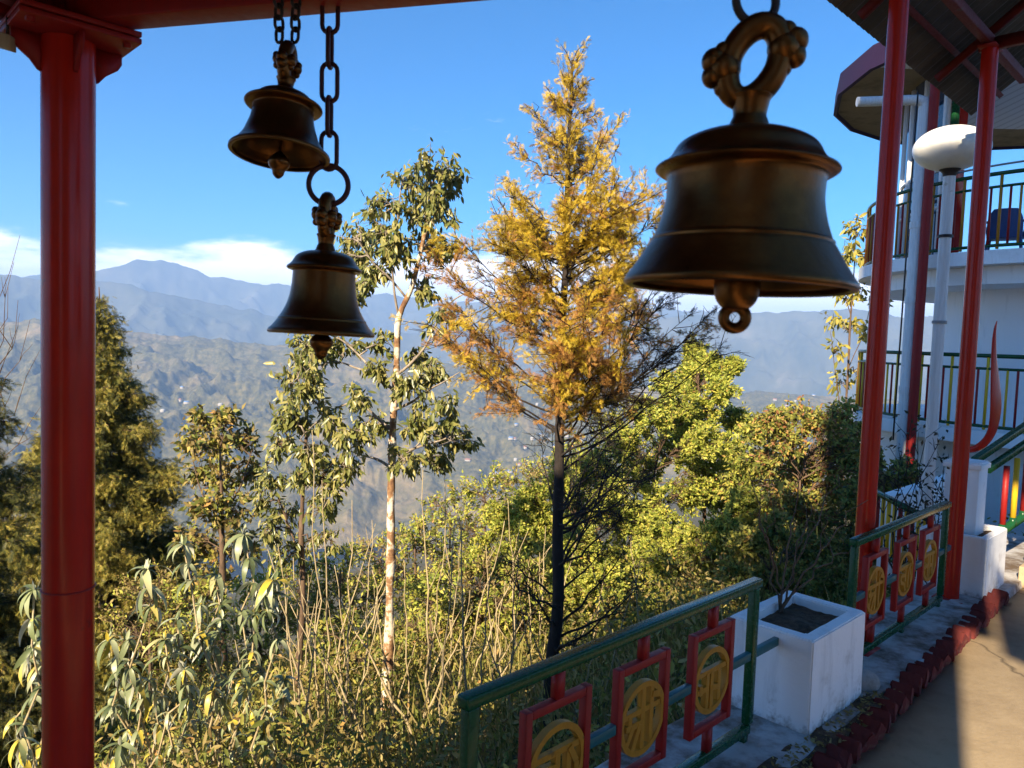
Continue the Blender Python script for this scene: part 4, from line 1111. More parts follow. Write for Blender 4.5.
# gutter pipe and drain pipe, red support post
dd = 11.55
bt = at(900, 470, dd); bt[2] = -2.6
topz = at(924, 100, dd)[2]
pt = thing('drain_pipe', 'white drain pipe running from the purple eaves down beside the red pole', 'pipe', bt)
xx = at(903.5, 440, dd)
g = Geo(); left = at(857, 103, dd + 0.1)
g.tube([[xx[0], xx[1], bt[2]], [xx[0], xx[1], topz - 0.12], [xx[0] - .03, xx[1], topz - 0.03], [xx[0] - 0.12, xx[1], topz], [left[0], left[1], topz - 0.03]], [0.105, 0.105, 0.095, 0.075, 0.07], 20)
part(g, 'pipe', PVC, pt, auto=50)
for py_ in (225, 300, 390):
    z_ = at(910, py_, dd)[2]; g = Geo(); g.tube([[xx[0], xx[1], z_ - .05], [xx[0], xx[1], z_ + .05]], 0.118, 20); part(g, 'joint', PVC, pt, auto=40)
g = Geo(); q = at(911, 440, dd - 0.15)
g.tube([[q[0], q[1], -2.6], [q[0], q[1], ROOFZ + 0.02]], 0.068, 20)
o = g.build('support_pole', RED_DULL, loc=(q[0], q[1], -2.6)); auto_smooth(o, 40)
tag(o, 'dull red round pole holding the purple eaves, right of the drain pipe', 'pole')
# thin cable
g = Geo(); c0_ = at(918, 92, 11.2); c1_ = at(893, 440, 11.2); g.tube([c0_, (c0_ + c1_) / 2, c1_], 0.012, 6)
tag(g.build('cable', BLACKM, loc=c1_), 'thin dark cable hanging straight down left of the drain pipe', 'cable')
# chair on the upper balcony
ca = at(1004, 247, 12.6); ca[2] = ZU
ch = thing('plastic_chair', 'blue plastic armchair seen from behind on the upper balcony', 'chair', ca)
ch.rotation_euler = (0, 0, math.radians(-35))
def chair_parts():
    g = Geo(); pr = []
    for z in np.linspace(0.42, 0.88, 10):
        w = 0.25 * (1 - 0.35 * max(0, (z - 0.62) / 0.26) ** 2.4)
        pr.append([(x * w, -0.22 + 0.05 * (x * x) - 0.12 * (z - 0.42), z) for x in np.linspace(-1, 1, 12)])
    P_ = np.array(pr); grid_mesh(g, P_); P2 = P_ + np.array([0, -0.012, 0]); grid_mesh(g, P2[:, ::-1]); g.build('backrest', BLUEP, ch, True)
    g = Geo(); g.box((0, 0, 0.43), (0.24, 0, 0), (0, 0.23, 0), (0, 0, 0.014)); g.build('seat', BLUEP, ch, bevel=0.01)
    for sx in (-1, 1):
        for sy in (-1, 1):
            g = Geo(); g.tube([(sx * 0.22, sy * 0.2, 0.42), (sx * 0.26, sy * 0.25, 0.0)], [0.024, 0.018], 8); g.build('leg', BLUEP, ch, True)
        g = Geo(); g.tube([(sx * 0.25, -0.2, 0.68), (sx * 0.30, -0.05, 0.68), (sx * 0.30, 0.14, 0.66), (sx * 0.27, 0.2, 0.6), (sx * 0.24, 0.2, 0.43)], 0.02, 8); g.build('armrest', BLUEP, ch, True)
chair_parts()

# ------------------------------------------------------------------ STAIRS, NEWEL PILLAR, ORNAMENT, LOW WALL
nb = rail_pt(3.12, -0.06, 0.05)
nwl = thing('newel_pillar', 'white square newel pillar standing behind the farther planter', 'pillar', nb)
ztop = at(985, 462, nb[1])[2]
g = Geo(); g.box((nb[0], nb[1], (ztop + 0.1) / 2 + .02), D * 0.105, NN * 0.105, UZ * (ztop - 0.12) / 2); part(g, 'shaft', WHITE, nwl, bevel=0.006)
g = Geo(); g.box((nb[0], nb[1], ztop - 0.02), D * 0.118, NN * 0.118, UZ * 0.018); part(g, 'cap', WHITE, nwl, bevel=0.004)
# steps climbing to the right
st = thing('steps', 'worn brown stone steps climbing right beside the painted stair railing', 'steps', rail_pt(3.5, 0.4, 0))
for i in range(5):
    g = Geo(); c_ = rail_pt(3.72 + 0.30 * i, 1.05, 0.075 + 0.075 * i); g.box(c_, D * 0.1495, NN * 0.85, UZ * (0.075 + 0.075 * i)); part(g, 'step', PAVE, st, bevel=0.006)
sr = thing('stair_railing', 'stair railing with red and yellow balusters under two green handrails', 'railing', rail_pt(3.5, 0.1, 0.2))
def srp(x, py, d_): return at(x, py, d_)
h0, h1 = at(974, 461, 5.45), at(1080, 389, 6.6)
k0, k1 = at(987, 470, 5.45), at(1080, 407, 6.6)
l0, l1 = at(996, 535, 5.45), at(1080, 478, 6.6)
for a, b in ((h0, h1), (k0, k1)):
    g = Geo(); bar(g, a, b, 0.045, 0.05); part(g, 'handrail', GREEN, sr, bevel=0.004)
g = Geo(); bar(g, l0, l1, 0.04, 0.05); part(g, 'lower_rail', GREEN, sr)
for i in range(9):
    f_ = 0.06 + i * 0.108
    a = k0 + (k1 - k0) * f_; b = l0 + (l1 - l0) * f_
    a = np.array([b[0], b[1], a[2]])
    g = Geo(); g.tube([b, a], 0.021, 10); p_ = part(g, 'baluster', (RED_DULL, YELLOW)[i % 2], sr, smooth=True)
    g = Geo(); g.tube([b + UZ * -0.02, b + UZ * 0.05], 0.026, 10); part(g, 'baluster_foot', GREEN, p_, smooth=True)
# red curved blade
pk = [(966, 450, 2.5), (976, 449, 4.0), (986, 442, 6.0), (993, 430, 8.0), (996, 412, 10.5), (996, 395, 10.0), (995, 378, 7.5), (994, 360, 4.6), (994, 342, 3.0), (995, 328, 1.8), (997, 321, 0.6)]
dO = 5.15
cen = np.array([at(a, b, dO) for a, b, _ in pk]); wd = np.array([w for *_, w in pk]) / FPX * dO
# smooth resample
tt = np.linspace(0, len(pk) - 1, 44); cen = np.stack([np.interp(tt, range(len(pk)), cen[:, i]) for i in range(3)], 1); wd = np.interp(tt, range(len(pk)), wd)
for _ in range(3): cen[1:-1] = (cen[:-2] + 2 * cen[1:-1] + cen[2:]) / 4; wd[1:-1] = (wd[:-2] + 2 * wd[1:-1] + wd[2:]) / 4
g = Geo(); tan = np.gradient(cen, axis=0); tan /= np.linalg.norm(tan, axis=1)[:, None]
vw = np.array([0.5, -0.86, 0]); ringv = []
for c_, t2, w in zip(cen, tan, wd):
    sd = np.cross(t2, vw); sd /= np.linalg.norm(sd)
    for a in np.linspace(0, 2 * np.pi, 12, endpoint=False): ringv.append(c_ + sd * w * math.cos(a) + vw * min(0.012, w * 0.6) * math.sin(a))
P_ = np.array(ringv).reshape(len(cen), 12, 3); P_ = np.concatenate([P_, P_[:, :1]], 1); grid_mesh(g, P_)
o = g.build('curved_blade', RED, loc=cen[0], smooth=True)
tag(o, 'tall red curved blade-shaped ornament rising behind the far slim post', 'ornament')
# low white wall and small garden railing beyond the far railing
lw0, lw1 = rail_pt(4.3, -0.95, 0), rail_pt(7.0, -0.95, 0)
g = Geo(); bar(g, lw0 + UZ * 0.0, lw1 + UZ * 0.0, 0.14, 0.75); o = g.build('low_wall', BWHITE, loc=(lw0 + lw1) / 2, bevel=0.006)
tag(o, 'low white garden wall behind the farther green railing', 'wall')
grl = thing('garden_railing', 'small yellow and red stair railing descending behind the farther green railing', 'railing', at(890, 540, 6.3))
qa, qb = at(868, 488, 6.3), at(930, 520, 5.6); ra_, rb_ = at(868, 545, 6.3), at(930, 582, 5.6)
for a, b in ((qa, qb), (ra_, rb_)):
    g = Geo(); bar(g, a, b, 0.035, 0.04); part(g, 'rail', GREEN, grl)
for i in range(11):
    f_ = 0.03 + i * 0.094
    a = qa + (qb - qa) * f_; b = ra_ + (rb_ - ra_) * f_; g = Geo(); g.tube([b, [b[0], b[1], a[2]]], 0.017, 8); part(g, 'baluster', (YELLOW, RED_DULL)[i % 2] if i % 3 else YELLOW, grl, smooth=True)
for f_ in (0.0, 1.0):
    a = qa + (qb - qa) * f_; b = ra_ + (rb_ - ra_) * f_
    zg = float(slope_z(a[0], a[1])) - 0.1
    g = Geo(); g.tube([[a[0], a[1], zg], [a[0], a[1], a[2]]], 0.025, 10); part(g, 'post', RED_DULL, grl, smooth=True)

# ------------------------------------------------------------------ VEGETATION
def nearest(pts, p):
    d_ = np.linalg.norm(pts - p, axis=1); return int(d_.argmin())
def ground_pt(p, sink=0.15):
    return np.array([p[0], p[1], float(slope_z(p[0], p[1])) - sink])
def limb_tree(name, label, cat, depth, trunk_px, r_base, limbs_px, blobs, leaf_m, bark_m, size, droop, per_twig=9, tmpl=LEAF, faces=LEAF_F, twigs=26, dspread=0.45, group=None, r_top=0.012, leaf_m2=None, frac2=0.0, up=0.0, spread_=1.0):
    """trunk and limbs as pixel polylines at a depth; leaf masses as (px, py, radius_px, amount)"""
    tp = np.array([at(a, b, depth) for a, b in trunk_px]); g0 = ground_pt(tp[0]); 
    if g0[2] < tp[0][2] + 0.05: tp = np.vstack([[tp[0][0], tp[0][1], g0[2]], tp])
    root = thing(name, label, cat, tp[0], group)
    gt, gb, gl = Geo(), Geo(), Geo()
    def densify(p, n=5, wob=0.012):
        out = []
        for i in range(len(p) - 1):
            for t in np.linspace(0, 1, n, endpoint=False): out.append(p[i] + (p[i + 1] - p[i]) * t)
        out.append(p[-1]); out = np.array(out)
        out[1:-1] += rng.normal(size=(len(out) - 2, 3)) * wob
        for _ in range(2): out[1:-1] = (out[:-2] + 2 * out[1:-1] + out[2:]) / 4
        return out
    td = densify(tp); gt.tube(td, np.linspace(r_base, r_top, len(td)) * (1 + 0.12 * rng.normal(size=len(td))), 12)
    skel = [td]; rad = [np.linspace(r_base, r_top, len(td))]
    for L in limbs_px:
        dd_ = rng.uniform(-dspread, dspread)
        p = np.array([at(a, b, depth + dd_ * min(1.0, i / max(1, len(L) - 1) * 1.3)) for i, (a, b) in enumerate(L)])
        allp = np.concatenate(skel); k_ = nearest(allp, p[0]); p[0] = allp[k_]; r0_ = np.concatenate(rad)[k_] * 0.55
        p = densify(p, 5, 0.015); rr_ = np.linspace(max(r0_, 0.012), 0.006, len(p)); rr_ = rr_ * 0.8; gb.tube(p, rr_, 8); skel.append(p); rad.append(rr_)
    allp = np.concatenate(skel)
    for (bx, by, br, amt) in blobs:
        sc = depth / FPX * spread_
        c_ = at(bx, by, depth + rng.uniform(-dspread, dspread)); R = br * sc
        near = allp[nearest(allp, c_ - UZ * R * 0.4)]
        tw_ = curve(near, c_, 6, 0.10, 0.05); gb.tube(tw_, np.linspace(0.010, 0.005, 7), 6)
        nt = max(3, int(twigs * amt))
        dirs = unit(rng.normal(size=(nt, 3))); rad_ = R * rng.uniform(0.25, 1.0, nt) ** 0.6
        for q in range(nt):
            src = tw_[rng.integers(2, 7)]
            e_ = c_ + dirs[q] * rad_[q] * np.array([1, 0.9, 0.95])
            tg = curve(src, e_, 5, 0.12, 0.06 - 0.08 * droop); gb.tube(tg, np.linspace(0.0050, 0.0024, 6), 4, cap=False)
            f_ = rng.uniform(0.45, 1.05, per_twig)
            ps = np.stack([np.interp(f_, np.linspace(0, 1, 6), tg[:, i]) for i in range(3)], 1) + rng.normal(size=(per_twig, 3)) * size * 0.25
            dr = rng.normal(size=(per_twig, 3)) * 0.7 + unit(tg[-1] - tg[0]) * 0.4 - UZ * droop + UZ * up
            mi = (rng.random(per_twig) < frac2).astype(int) if leaf_m2 else np.zeros(per_twig, int)
            szs = size * rng.uniform(0.65, 1.25, per_twig)
            for w in (0, 1):
                sel = mi == w
                if sel.any(): leaves(gl, ps[sel], dr[sel], szs[sel], tmpl, faces, w)
    part(gt, 'trunk', bark_m, root, smooth=True)
    if gb.V: part(gb, 'branches', BARK_GREY if bark_m is BARK_WHITE else bark_m, root, smooth=True)
    part(gl, 'crown', [leaf_m] + ([leaf_m2] if leaf_m2 else []), root)
    return root

# pale-barked tree in the middle left
limb_tree('pale_bark_tree', 'slender tree with patchy white bark and sparse drooping olive leaves', 'tree', 7.4,
    [(384, 765), (387, 680), (391, 560), (392, 470), (396, 372), (399, 315), (418, 272), (428, 220), (434, 170)], 0.056,
    [[(396, 372), (424, 348), (449, 304), (478, 282)], [(391, 388), (365, 370), (340, 362), (300, 368)], [(399, 318), (391, 262), (398, 210), (404, 176)], [(392, 430), (360, 400), (330, 410), (300, 440)],
     [(394, 420), (425, 395), (460, 372)], [(393, 470), (408, 450), (440, 440), (470, 430)], [(405, 300), (372, 262), (356, 235)], [(392, 400), (350, 345), (322, 330)], [(391, 465), (365, 455), (345, 450)]],
    [(432, 172, 20, .7), (410, 182, 17, .5), (385, 203, 18, .5), (440, 205, 20, .6), (415, 212, 20, .6), (452, 178, 12, .4), (385, 232, 20, .8), (358, 240, 20, .8), (345, 262, 17, .6), (430, 240, 18, .6), (448, 250, 14, .4), (400, 250, 18, .6), (372, 275, 18, .7), (352, 290, 16, .5),
     (425, 290, 14, .35), (440, 318, 13, .35), (320, 350, 22, .8), (298, 378, 22, 1.0), (305, 345, 18, .7), (350, 345, 14, .35), (360, 395, 12, .35), (290, 410, 18, .8), (330, 420, 17, .5), (312, 455, 14, .5), (420, 355, 13, .45), (412, 385, 16, .6), (432, 375, 14, .45), (445, 405, 15, .5), (415, 425, 14, .5), (378, 370, 12, .4),
     (440, 432, 16, .5), (462, 440, 13, .4), (352, 438, 16, .6), (405, 460, 15, .5), (375, 425, 12, .35), (385, 340, 12, .35), (440, 460, 12, .4), (345, 468, 13, .5)],
    L_OLIVE, BARK_WHITE, 0.090, 1.25, per_twig=12, twigs=34, spread_=1.45)
# thin second leafy tree
limb_tree('leafy_sapling_tree', 'thin dark stemmed tree with hanging olive leaves left of the white trunk', 'tree', 7.9,
    [(300, 765), (298, 690), (302, 600), (302, 520), (304, 450), (308, 400)], 0.045,
    [[(302, 560), (285, 520), (272, 480)], [(302, 520), (322, 480), (338, 455)], [(303, 470), (288, 440), (280, 420)]],
    [(275, 445, 20, .8), (298, 425, 20, .8), (325, 470, 20, .9), (270, 480, 22, 1.0), (300, 475, 18, .8), (285, 515, 22, 1.0), (265, 530, 20, .8), (318, 510, 20, .8), (335, 490, 16, .6), (300, 545, 20, .7), (260, 500, 16, .6), (330, 540, 16, .5), (280, 555, 18, .6)],
    L_OLIVE, BARK_BROWN, 0.085, 1.1, per_twig=10, twigs=20)

# golden conifer
def conifer(name, label, depth, base_px, top_px, prof, r_base, n_br, seed, foliage, lean_up, bark_m, cat='tree', spray=0.11, bare=None, den=1.0, side_dark=None, droop=0.0, jitter=0.25, keep=1.0, start=0.0, spread=0.1, ragged=False):
    rg = np.random.default_rng(seed)
    b, tpt = at(*base_px, depth), at(*top_px, depth)
    gz = ground_pt(b)
    if gz[2] < b[2]: b = np.array([b[0], b[1], gz[2]])
    H = tpt[2] - b[2]
    root = thing(name, label, cat, b)
    gt, gb, gl = Geo(), Geo(), Geo()
    n = 26; t = np.linspace(0, 1, n)
    tr = b + (tpt - b) * t[:, None]; tr[1:-1, :2] += rg.normal(size=(n - 2, 2)) * 0.018; tr[1:-1] = (tr[:-2] + 2 * tr[1:-1] + tr[2:]) / 4
    gt.tube(tr, r_base * (1 - t) ** 0.8 + 0.006, 12)
    ph = np.array([p[0] for p in prof]); pr = np.array([p[1] for p in prof])
    for k in range(n_br):
        h = rg.uniform(start, 0.985) ** 0.85; az = rg.uniform(0, 2 * np.pi)
        if bare is not None and h < bare and rg.random() < 0.55: continue
        R = np.interp(h, ph, pr) * rg.uniform(1 - jitter * 1.8, 1 + jitter)
        if ragged:
            v_ = float(fbm(np.array([math.cos(az) * 1.3 + 5]), np.array([math.sin(az) * 1.3 + h * 7]), 2, seed + 3)[0]); R *= 0.45 + 1.1 * v_
            if v_ < 0.33 and h > 0.4: continue
        p0 = np.array([np.interp(h, t, tr[:, i]) for i in range(3)])
        d_ = np.array([math.cos(az), math.sin(az), 0])
        up_ = lean_up * R * rg.uniform(0.6, 1.3)
        m_ = p0 + d_ * R * 0.5 + UZ * up_ * 0.25; e_ = p0 + d_ * R + UZ * up_
        p = np.array([p0 * (1 - s) ** 2 + 2 * m_ * s * (1 - s) + e_ * s * s for s in np.linspace(0, 1, 8)])
        p[1:] += rg.normal(size=(7, 3)) * 0.012
        gb.tube(p, np.linspace(max(0.004, r_base * 0.22 * (1 - h) + 0.004), 0.002, 8), 5, cap=False)
        is_bare = bare is not None and h < bare
        nsub = int((10 + 16 * R) * (0.55 if is_bare else 1.0))
        for q in range(nsub):
            s = rg.uniform(0.28, 1.0); i_ = s * 7; a0_ = p[int(min(6, i_))] + (p[int(min(6, i_)) + 1] - p[int(min(6, i_))]) * (i_ - int(min(6, i_)))
            dd_ = unit(d_ * 0.8 + rg.normal(size=3) * 0.55 + UZ * (0.55 * lean_up - droop)); L = R * rg.uniform(0.16, 0.42) * (1.15 - 0.5 * s)
            e2 = a0_ + dd_ * L
            tw_ = np.array([a0_, (a0_ + e2) / 2 + rg.normal(size=3) * 0.015, e2]); gb.tube(tw_, [0.0035, 0.0025, 0.0012], 4, cap=False)
            if is_bare and rg.random() > 0.04: 
                for _ in range(3):
                    s2 = rg.uniform(0.3, 1); a2 = a0_ + (e2 - a0_) * s2; gb.tube([a2, a2 + unit(dd_ + rg.normal(size=3) * 0.7) * L * 0.5], [0.002, 0.001], 3, cap=False)
                continue
            if rg.random() > keep: continue
            ns = int(max(2, L / spray * 7 * den))
            ps = a0_ + (e2 - a0_) * rg.uniform(0.1, 1.05, (ns, 1)) + rg.normal(size=(ns, 3)) * spread * spray * 3
            dr = dd_ * 0.8 + rg.normal(size=(ns, 3)) * 0.6 - UZ * droop
            w = foliage(h, e2 - p0, s, rg)
            if w < 0: continue
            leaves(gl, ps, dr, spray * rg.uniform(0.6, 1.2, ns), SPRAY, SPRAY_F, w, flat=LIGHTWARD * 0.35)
    if ragged:
        for k in range(46):
            h = rg.uniform(0.84, 1.0); az = rg.uniform(0, 2 * np.pi); p0 = np.array([np.interp(h, t, tr[:, i]) for i in range(3)])
            L = rg.uniform(0.08, 0.20) * (1.6 - h) * 1.6
            e2 = p0 + np.array([math.cos(az) * 0.6, math.sin(az) * 0.6, 1.0]) * L
            gb.tube([p0, (p0 + e2) / 2 + rg.normal(size=3) * 0.01, e2], [0.004, 0.003, 0.001], 4, cap=False)
            ns = int(L * 130)
            ps = p0 + (e2 - p0) * rg.uniform(0.1, 1.05, (ns, 1)) + rg.normal(size=(ns, 3)) * 0.015
            leaves(gl, ps, (e2 - p0) / L + rg.normal(size=(ns, 3)) * 0.6, spray * rg.uniform(0.6, 1.2, ns), SPRAY, SPRAY_F, 0, flat=LIGHTWARD * 0.35)
    part(gt, 'trunk', bark_m, root, smooth=True); part(gb, 'branches', bark_m, root, smooth=True)
    return root, gl
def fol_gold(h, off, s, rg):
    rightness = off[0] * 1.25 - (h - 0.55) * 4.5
    if rightness > 0.8 and h < 0.8: return 2 if rg.random() < 0.34 else (1 if rg.random() < 0.25 else -1)  # lower right side: greener foliage, with its shade put into the dark colour
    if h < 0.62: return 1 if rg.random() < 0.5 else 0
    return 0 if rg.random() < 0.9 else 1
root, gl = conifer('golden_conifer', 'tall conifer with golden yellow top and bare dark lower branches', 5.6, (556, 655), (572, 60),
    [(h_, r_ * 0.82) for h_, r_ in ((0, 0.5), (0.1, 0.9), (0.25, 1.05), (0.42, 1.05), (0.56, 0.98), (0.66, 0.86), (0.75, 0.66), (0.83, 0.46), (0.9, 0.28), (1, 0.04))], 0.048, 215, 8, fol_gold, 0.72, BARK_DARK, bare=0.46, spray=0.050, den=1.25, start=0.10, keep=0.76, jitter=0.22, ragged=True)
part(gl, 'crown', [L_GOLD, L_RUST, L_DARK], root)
def fol_cyp(h, off, s, rg): return 0 if rg.random() < 0.72 else 1
root, gl = conifer('cypress', 'dense olive green conical cypress behind the thick red post', 12.0, (108, 800), (99, 287),
    [(0, 1.7), (0.2, 1.65), (0.45, 1.25), (0.65, 0.85), (0.82, 0.5), (0.93, 0.25), (1, 0.05)], 0.14, 330, 6, fol_cyp, 0.05, BARK_BROWN, spray=0.115, den=1.75, droop=0.45, start=0.02, spread=0.16)
part(gl, 'crown', [L_CYP, L_CYPD], root)
def fol_cypd(h, off, s, rg): return 1 if rg.random() < 0.7 else 0
root, gl = conifer('cypress', 'dark cypress cut off by the left edge of the photo', 6.5, (-62, 800), (-52, 318),
    [(0, 1.05), (0.3, 0.95), (0.6, 0.7), (0.85, 0.35), (1, 0.05)], 0.10, 230, 7, fol_cypd, 0.05, BARK_DARK, spray=0.09, den=1.3, droop=0.45, start=0.02, spread=0.14)
part(gl, 'crown', [L_CYP, L_CYPD], root)
# bare twigs poking in at the left edge
g = Geo()
tb = ground_pt(at(-30, 700, 8.0)); tt_ = []
root = thing('bare_sapling', 'bare grey twigs reaching in from the left edge above the dark cypress', 'plant', tb)
stem = curve(tb, at(-22, 420, 8.0), 8, 0.03); g.tube(stem, np.linspace(0.03, 0.012, 9), 8)
for a, b in ((20, 235), (14, 262), (18, 300), (30, 320), (8, 285), (45, 400), (40, 350)):
    e_ = at(a, b, 8.0 + random.uniform(-.3, .3)); p = curve(stem[6 + (b < 300)], e_, 7, 0.05, -0.06); g.tube(p, np.linspace(0.010, 0.002, 8), 5)
    for _ in range(3):
        i = random.randint(3, 6); q = p[i] + unit(rng.normal(size=3) * 0.5 + (e_ - p[0])) * 0.22; g.tube(curve(p[i], q, 3, 0.06), np.linspace(0.004, 0.0015, 4), 4)
part(g, 'branches', BARK_BROWN, root, smooth=True)

# brownish bushy tree beyond
limb_tree('brown_bushy_tree', 'brownish green bushy tree between the cypress and the thin leafy tree', 'tree', 11.0,
    [(222, 640), (222, 560), (221, 500), (220, 450)], 0.08, [[(222, 540), (200, 490), (190, 450)], [(222, 520), (243, 480), (252, 450)]],
    [(205, 420, 20, 1), (228, 415, 20, 1), (190, 440, 18, .9), (215, 445, 24, 1.2), (245, 440, 20, 1), (200, 470, 22, 1.1), (228, 475, 24, 1.2), (250, 470, 18, .9), (205, 505, 24, 1.2), (235, 510, 24, 1.2), (215, 545, 26, 1.2), (245, 545, 24, 1.1), (190, 540, 22, 1), (212, 580, 28, 1.2)],
    L_BROWN, BARK_BROWN, 0.12, 0.45, per_twig=12, twigs=22, tmpl=SMALL, faces=SMALL_F, leaf_m2=L_BUSH, frac2=0.5, dspread=0.6)
# lime-green shrubby trees, three of them
limes = [
 (12.6, 'feathery lime green tree right of the dark conifer trunk', [(640, 690), (645, 620), (650, 540), (655, 470)],
  [(620, 440, 26), (650, 415, 26), (680, 400, 24), (640, 470, 30), (675, 450, 30), (600, 480, 28), (705, 440, 24), (655, 510, 32), (690, 490, 30), (615, 520, 32), (715, 480, 24), (640, 555, 34), (680, 540, 32), (600, 560, 34), (660, 600, 34), (620, 605, 34), (700, 570, 28)]),
 (13.4, 'taller lime tree with upright wispy shoots under the largest bell', [(705, 660), (705, 560), (704, 470), (702, 400)],
  [(695, 350, 14), (712, 365, 16), (690, 380, 20), (722, 390, 18), (705, 410, 26), (740, 420, 20), (680, 425, 24), (730, 450, 26), (700, 455, 28), (745, 470, 22), (715, 495, 28), (740, 510, 22), (690, 370, 14), (665, 385, 16), (735, 365, 10)]),
 (11.6, 'broad pale lime tree left of the feathery lime tree, behind the dark trunk', [(560, 700), (560, 620), (575, 540)], [(500, 520, 22), (530, 500, 24), (560, 480, 26), (590, 460, 24), (520, 540, 28), (550, 530, 28), (580, 510, 28), (610, 500, 26), (480, 560, 26), (510, 580, 30), (545, 570, 30), (580, 560, 30), (490, 610, 30), (530, 615, 32), (570, 600, 30), (610, 590, 30), (640, 520, 28), (660, 580, 30)]),
 (10.8, 'rounded lime shrub filling the slope below the feathery lime tree', [(690, 700), (690, 640), (690, 580)], [(640, 560, 26), (670, 545, 26), (700, 540, 26), (725, 530, 22), (650, 590, 30), (685, 580, 30), (715, 570, 26), (635, 620, 30), (670, 620, 30), (705, 610, 28), (745, 500, 20), (742, 545, 20)]),
 (9.6, 'low lime shrub at the foot of the dark conifer', [(600, 720), (598, 660), (596, 600)],
  [(580, 540, 24), (605, 580, 28), (570, 585, 26), (590, 615, 30), (625, 620, 30), (555, 620, 26), (610, 650, 28), (650, 640, 28), (575, 655, 26)]),
]
for dep, lab, tk, bl in limes:
    limb_tree('lime_tree', lab, 'tree', dep, tk, 0.05, [], [(a, b, r, 1.15) for a, b, r in bl], L_LIME, BARK_BROWN, 0.0052 * dep, 0.2, per_twig=50, twigs=48, tmpl=SMALL, faces=SMALL_F, dspread=0.6, group='lime green trees on the slope', leaf_m2=L_BUSH, frac2=0.18, up=0.3)
# bushes on the right slope
bushes = [
 (10.5, 'broad bush with reddish leaf tips, top just in the sun', [(800, 650), (800, 560), (800, 480)], [(770, 420, 16), (800, 415, 20), (830, 420, 22), (785, 440, 24), (815, 450, 26), (845, 440, 20), (770, 460, 24), (800, 480, 28), (835, 480, 26), (860, 460, 22), (780, 505, 28), (815, 520, 30), (850, 515, 28), (760, 530, 26), (795, 555, 30), (830, 560, 30)], L_BUSH, L_RED),
 (11.8, 'wide sunlit green bush filling the slope between the lime trees and the round house', [(800, 640), (800, 540), (800, 470)], [(752, 430, 18), (775, 418, 16), (845, 412, 18), (860, 430, 18), (745, 460, 24), (765, 480, 26), (790, 470, 26), (820, 465, 26), (850, 455, 24), (750, 505, 28), (780, 510, 28), (815, 505, 28), (850, 495, 26), (870, 480, 22), (730, 490, 22), (735, 530, 26), (770, 545, 28)], L_LIME, L_BUSH),
 (8.6, 'dark shaded bush under the reddish bush, behind the nearer planter', [(770, 700), (770, 620), (770, 570)], [(745, 540, 26), (775, 530, 26), (805, 545, 28), (735, 575, 28), (765, 580, 30), (800, 585, 30), (830, 580, 28), (745, 615, 30), (780, 620, 30), (715, 610, 28)], L_BUSH, L_BUSH),
 (9.0, 'leafy bush at the foot of the round house', [(890, 640), (890, 560), (888, 500)], [(870, 455, 16), (880, 480, 22), (905, 470, 18), (860, 500, 24), (895, 505, 24), (925, 500, 20), (875, 530, 26), (910, 535, 26), (850, 545, 24), (890, 560, 26)], L_BUSH, L_CYPD),
]
for dep, lab, tk, bl, l1, l2 in bushes:
    limb_tree('bush', lab, 'bush', dep, tk, 0.05, [], [(a, b, r, 1.2) for a, b, r in bl], l1, BARK_BROWN, 0.072, 0.3, per_twig=22, twigs=30, tmpl=SMALL, faces=SMALL_F, dspread=0.5, group='bushes on the right of the slope', leaf_m2=l2, frac2=0.2 if l1 is not L_LIME else 0.65)
# sparse yellow-leaved tree beside the rotunda
limb_tree('yellowing_tree', 'thin tree with sparse pale yellow leaves between the big bell and round house', 'tree', 14.5,
    [(842, 640), (842, 520), (845, 430), (850, 330), (855, 250)], 0.035, [[(846, 420), (835, 370), (830, 330)], [(848, 370), (866, 330), (872, 290)], [(851, 320), (842, 280), (845, 240)]],
    [(858, 225, 14, .6), (850, 250, 15, .6), (868, 255, 12, .5), (842, 290, 13, .4), (860, 290, 14, .4), (832, 320, 13, .35), (850, 330, 14, .4), (835, 350, 12, .35), (868, 330, 12, .3), (840, 380, 12, .35), (858, 370, 14, .4), (880, 300, 10, .3)],
    L_YELL, BARK_BROWN, 0.16, 0.9, per_twig=7, twigs=18)
# bare twig shrub by the far railing
def twig_shrub(name, label, base, tips_px, depth, m, lm=None, n_sub=5, lf=0.2):
    root = thing(name, label, 'shrub', base); g, gl = Geo(), Geo()
    for a, b in tips_px:
        e_ = at(a, b, depth + random.uniform(-.25, .25)); p = curve(base + rng.normal(size=3) * [.03, .03, 0], e_, 8, 0.06, 0.02); g.tube(p, np.linspace(0.009, 0.002, 9), 5)
        for _ in range(n_sub):
            i = random.randint(3, 8); q = p[i] + unit(rng.normal(size=3) * 0.7 + (e_ - p[0]) * 0.8) * random.uniform(.08, .2); g.tube(curve(p[i], q, 3, 0.07), np.linspace(0.0035, 0.0012, 4), 4)
            if lm: 
                k = 3; leaves(gl, q + rng.normal(size=(k, 3)) * 0.03, rng.normal(size=(k, 3)), 0.045, SMALL, SMALL_F)
    part(g, 'branches', m, root, smooth=True)
    if lm: part(gl, 'leaves', lm, root)
bs = ground_pt(at(915, 560, 5.3), 0.05)
twig_shrub('twiggy_shrub', 'dark twiggy shrub rising behind the farther green railing', bs, [(880, 470), (890, 448), (900, 460), (908, 440), (918, 455), (926, 438), (935, 450), (944, 465), (950, 480), (915, 480), (885, 490), (938, 490), (902, 500), (925, 510)], 5.3, BARK_DARK, L_DARK, 8)

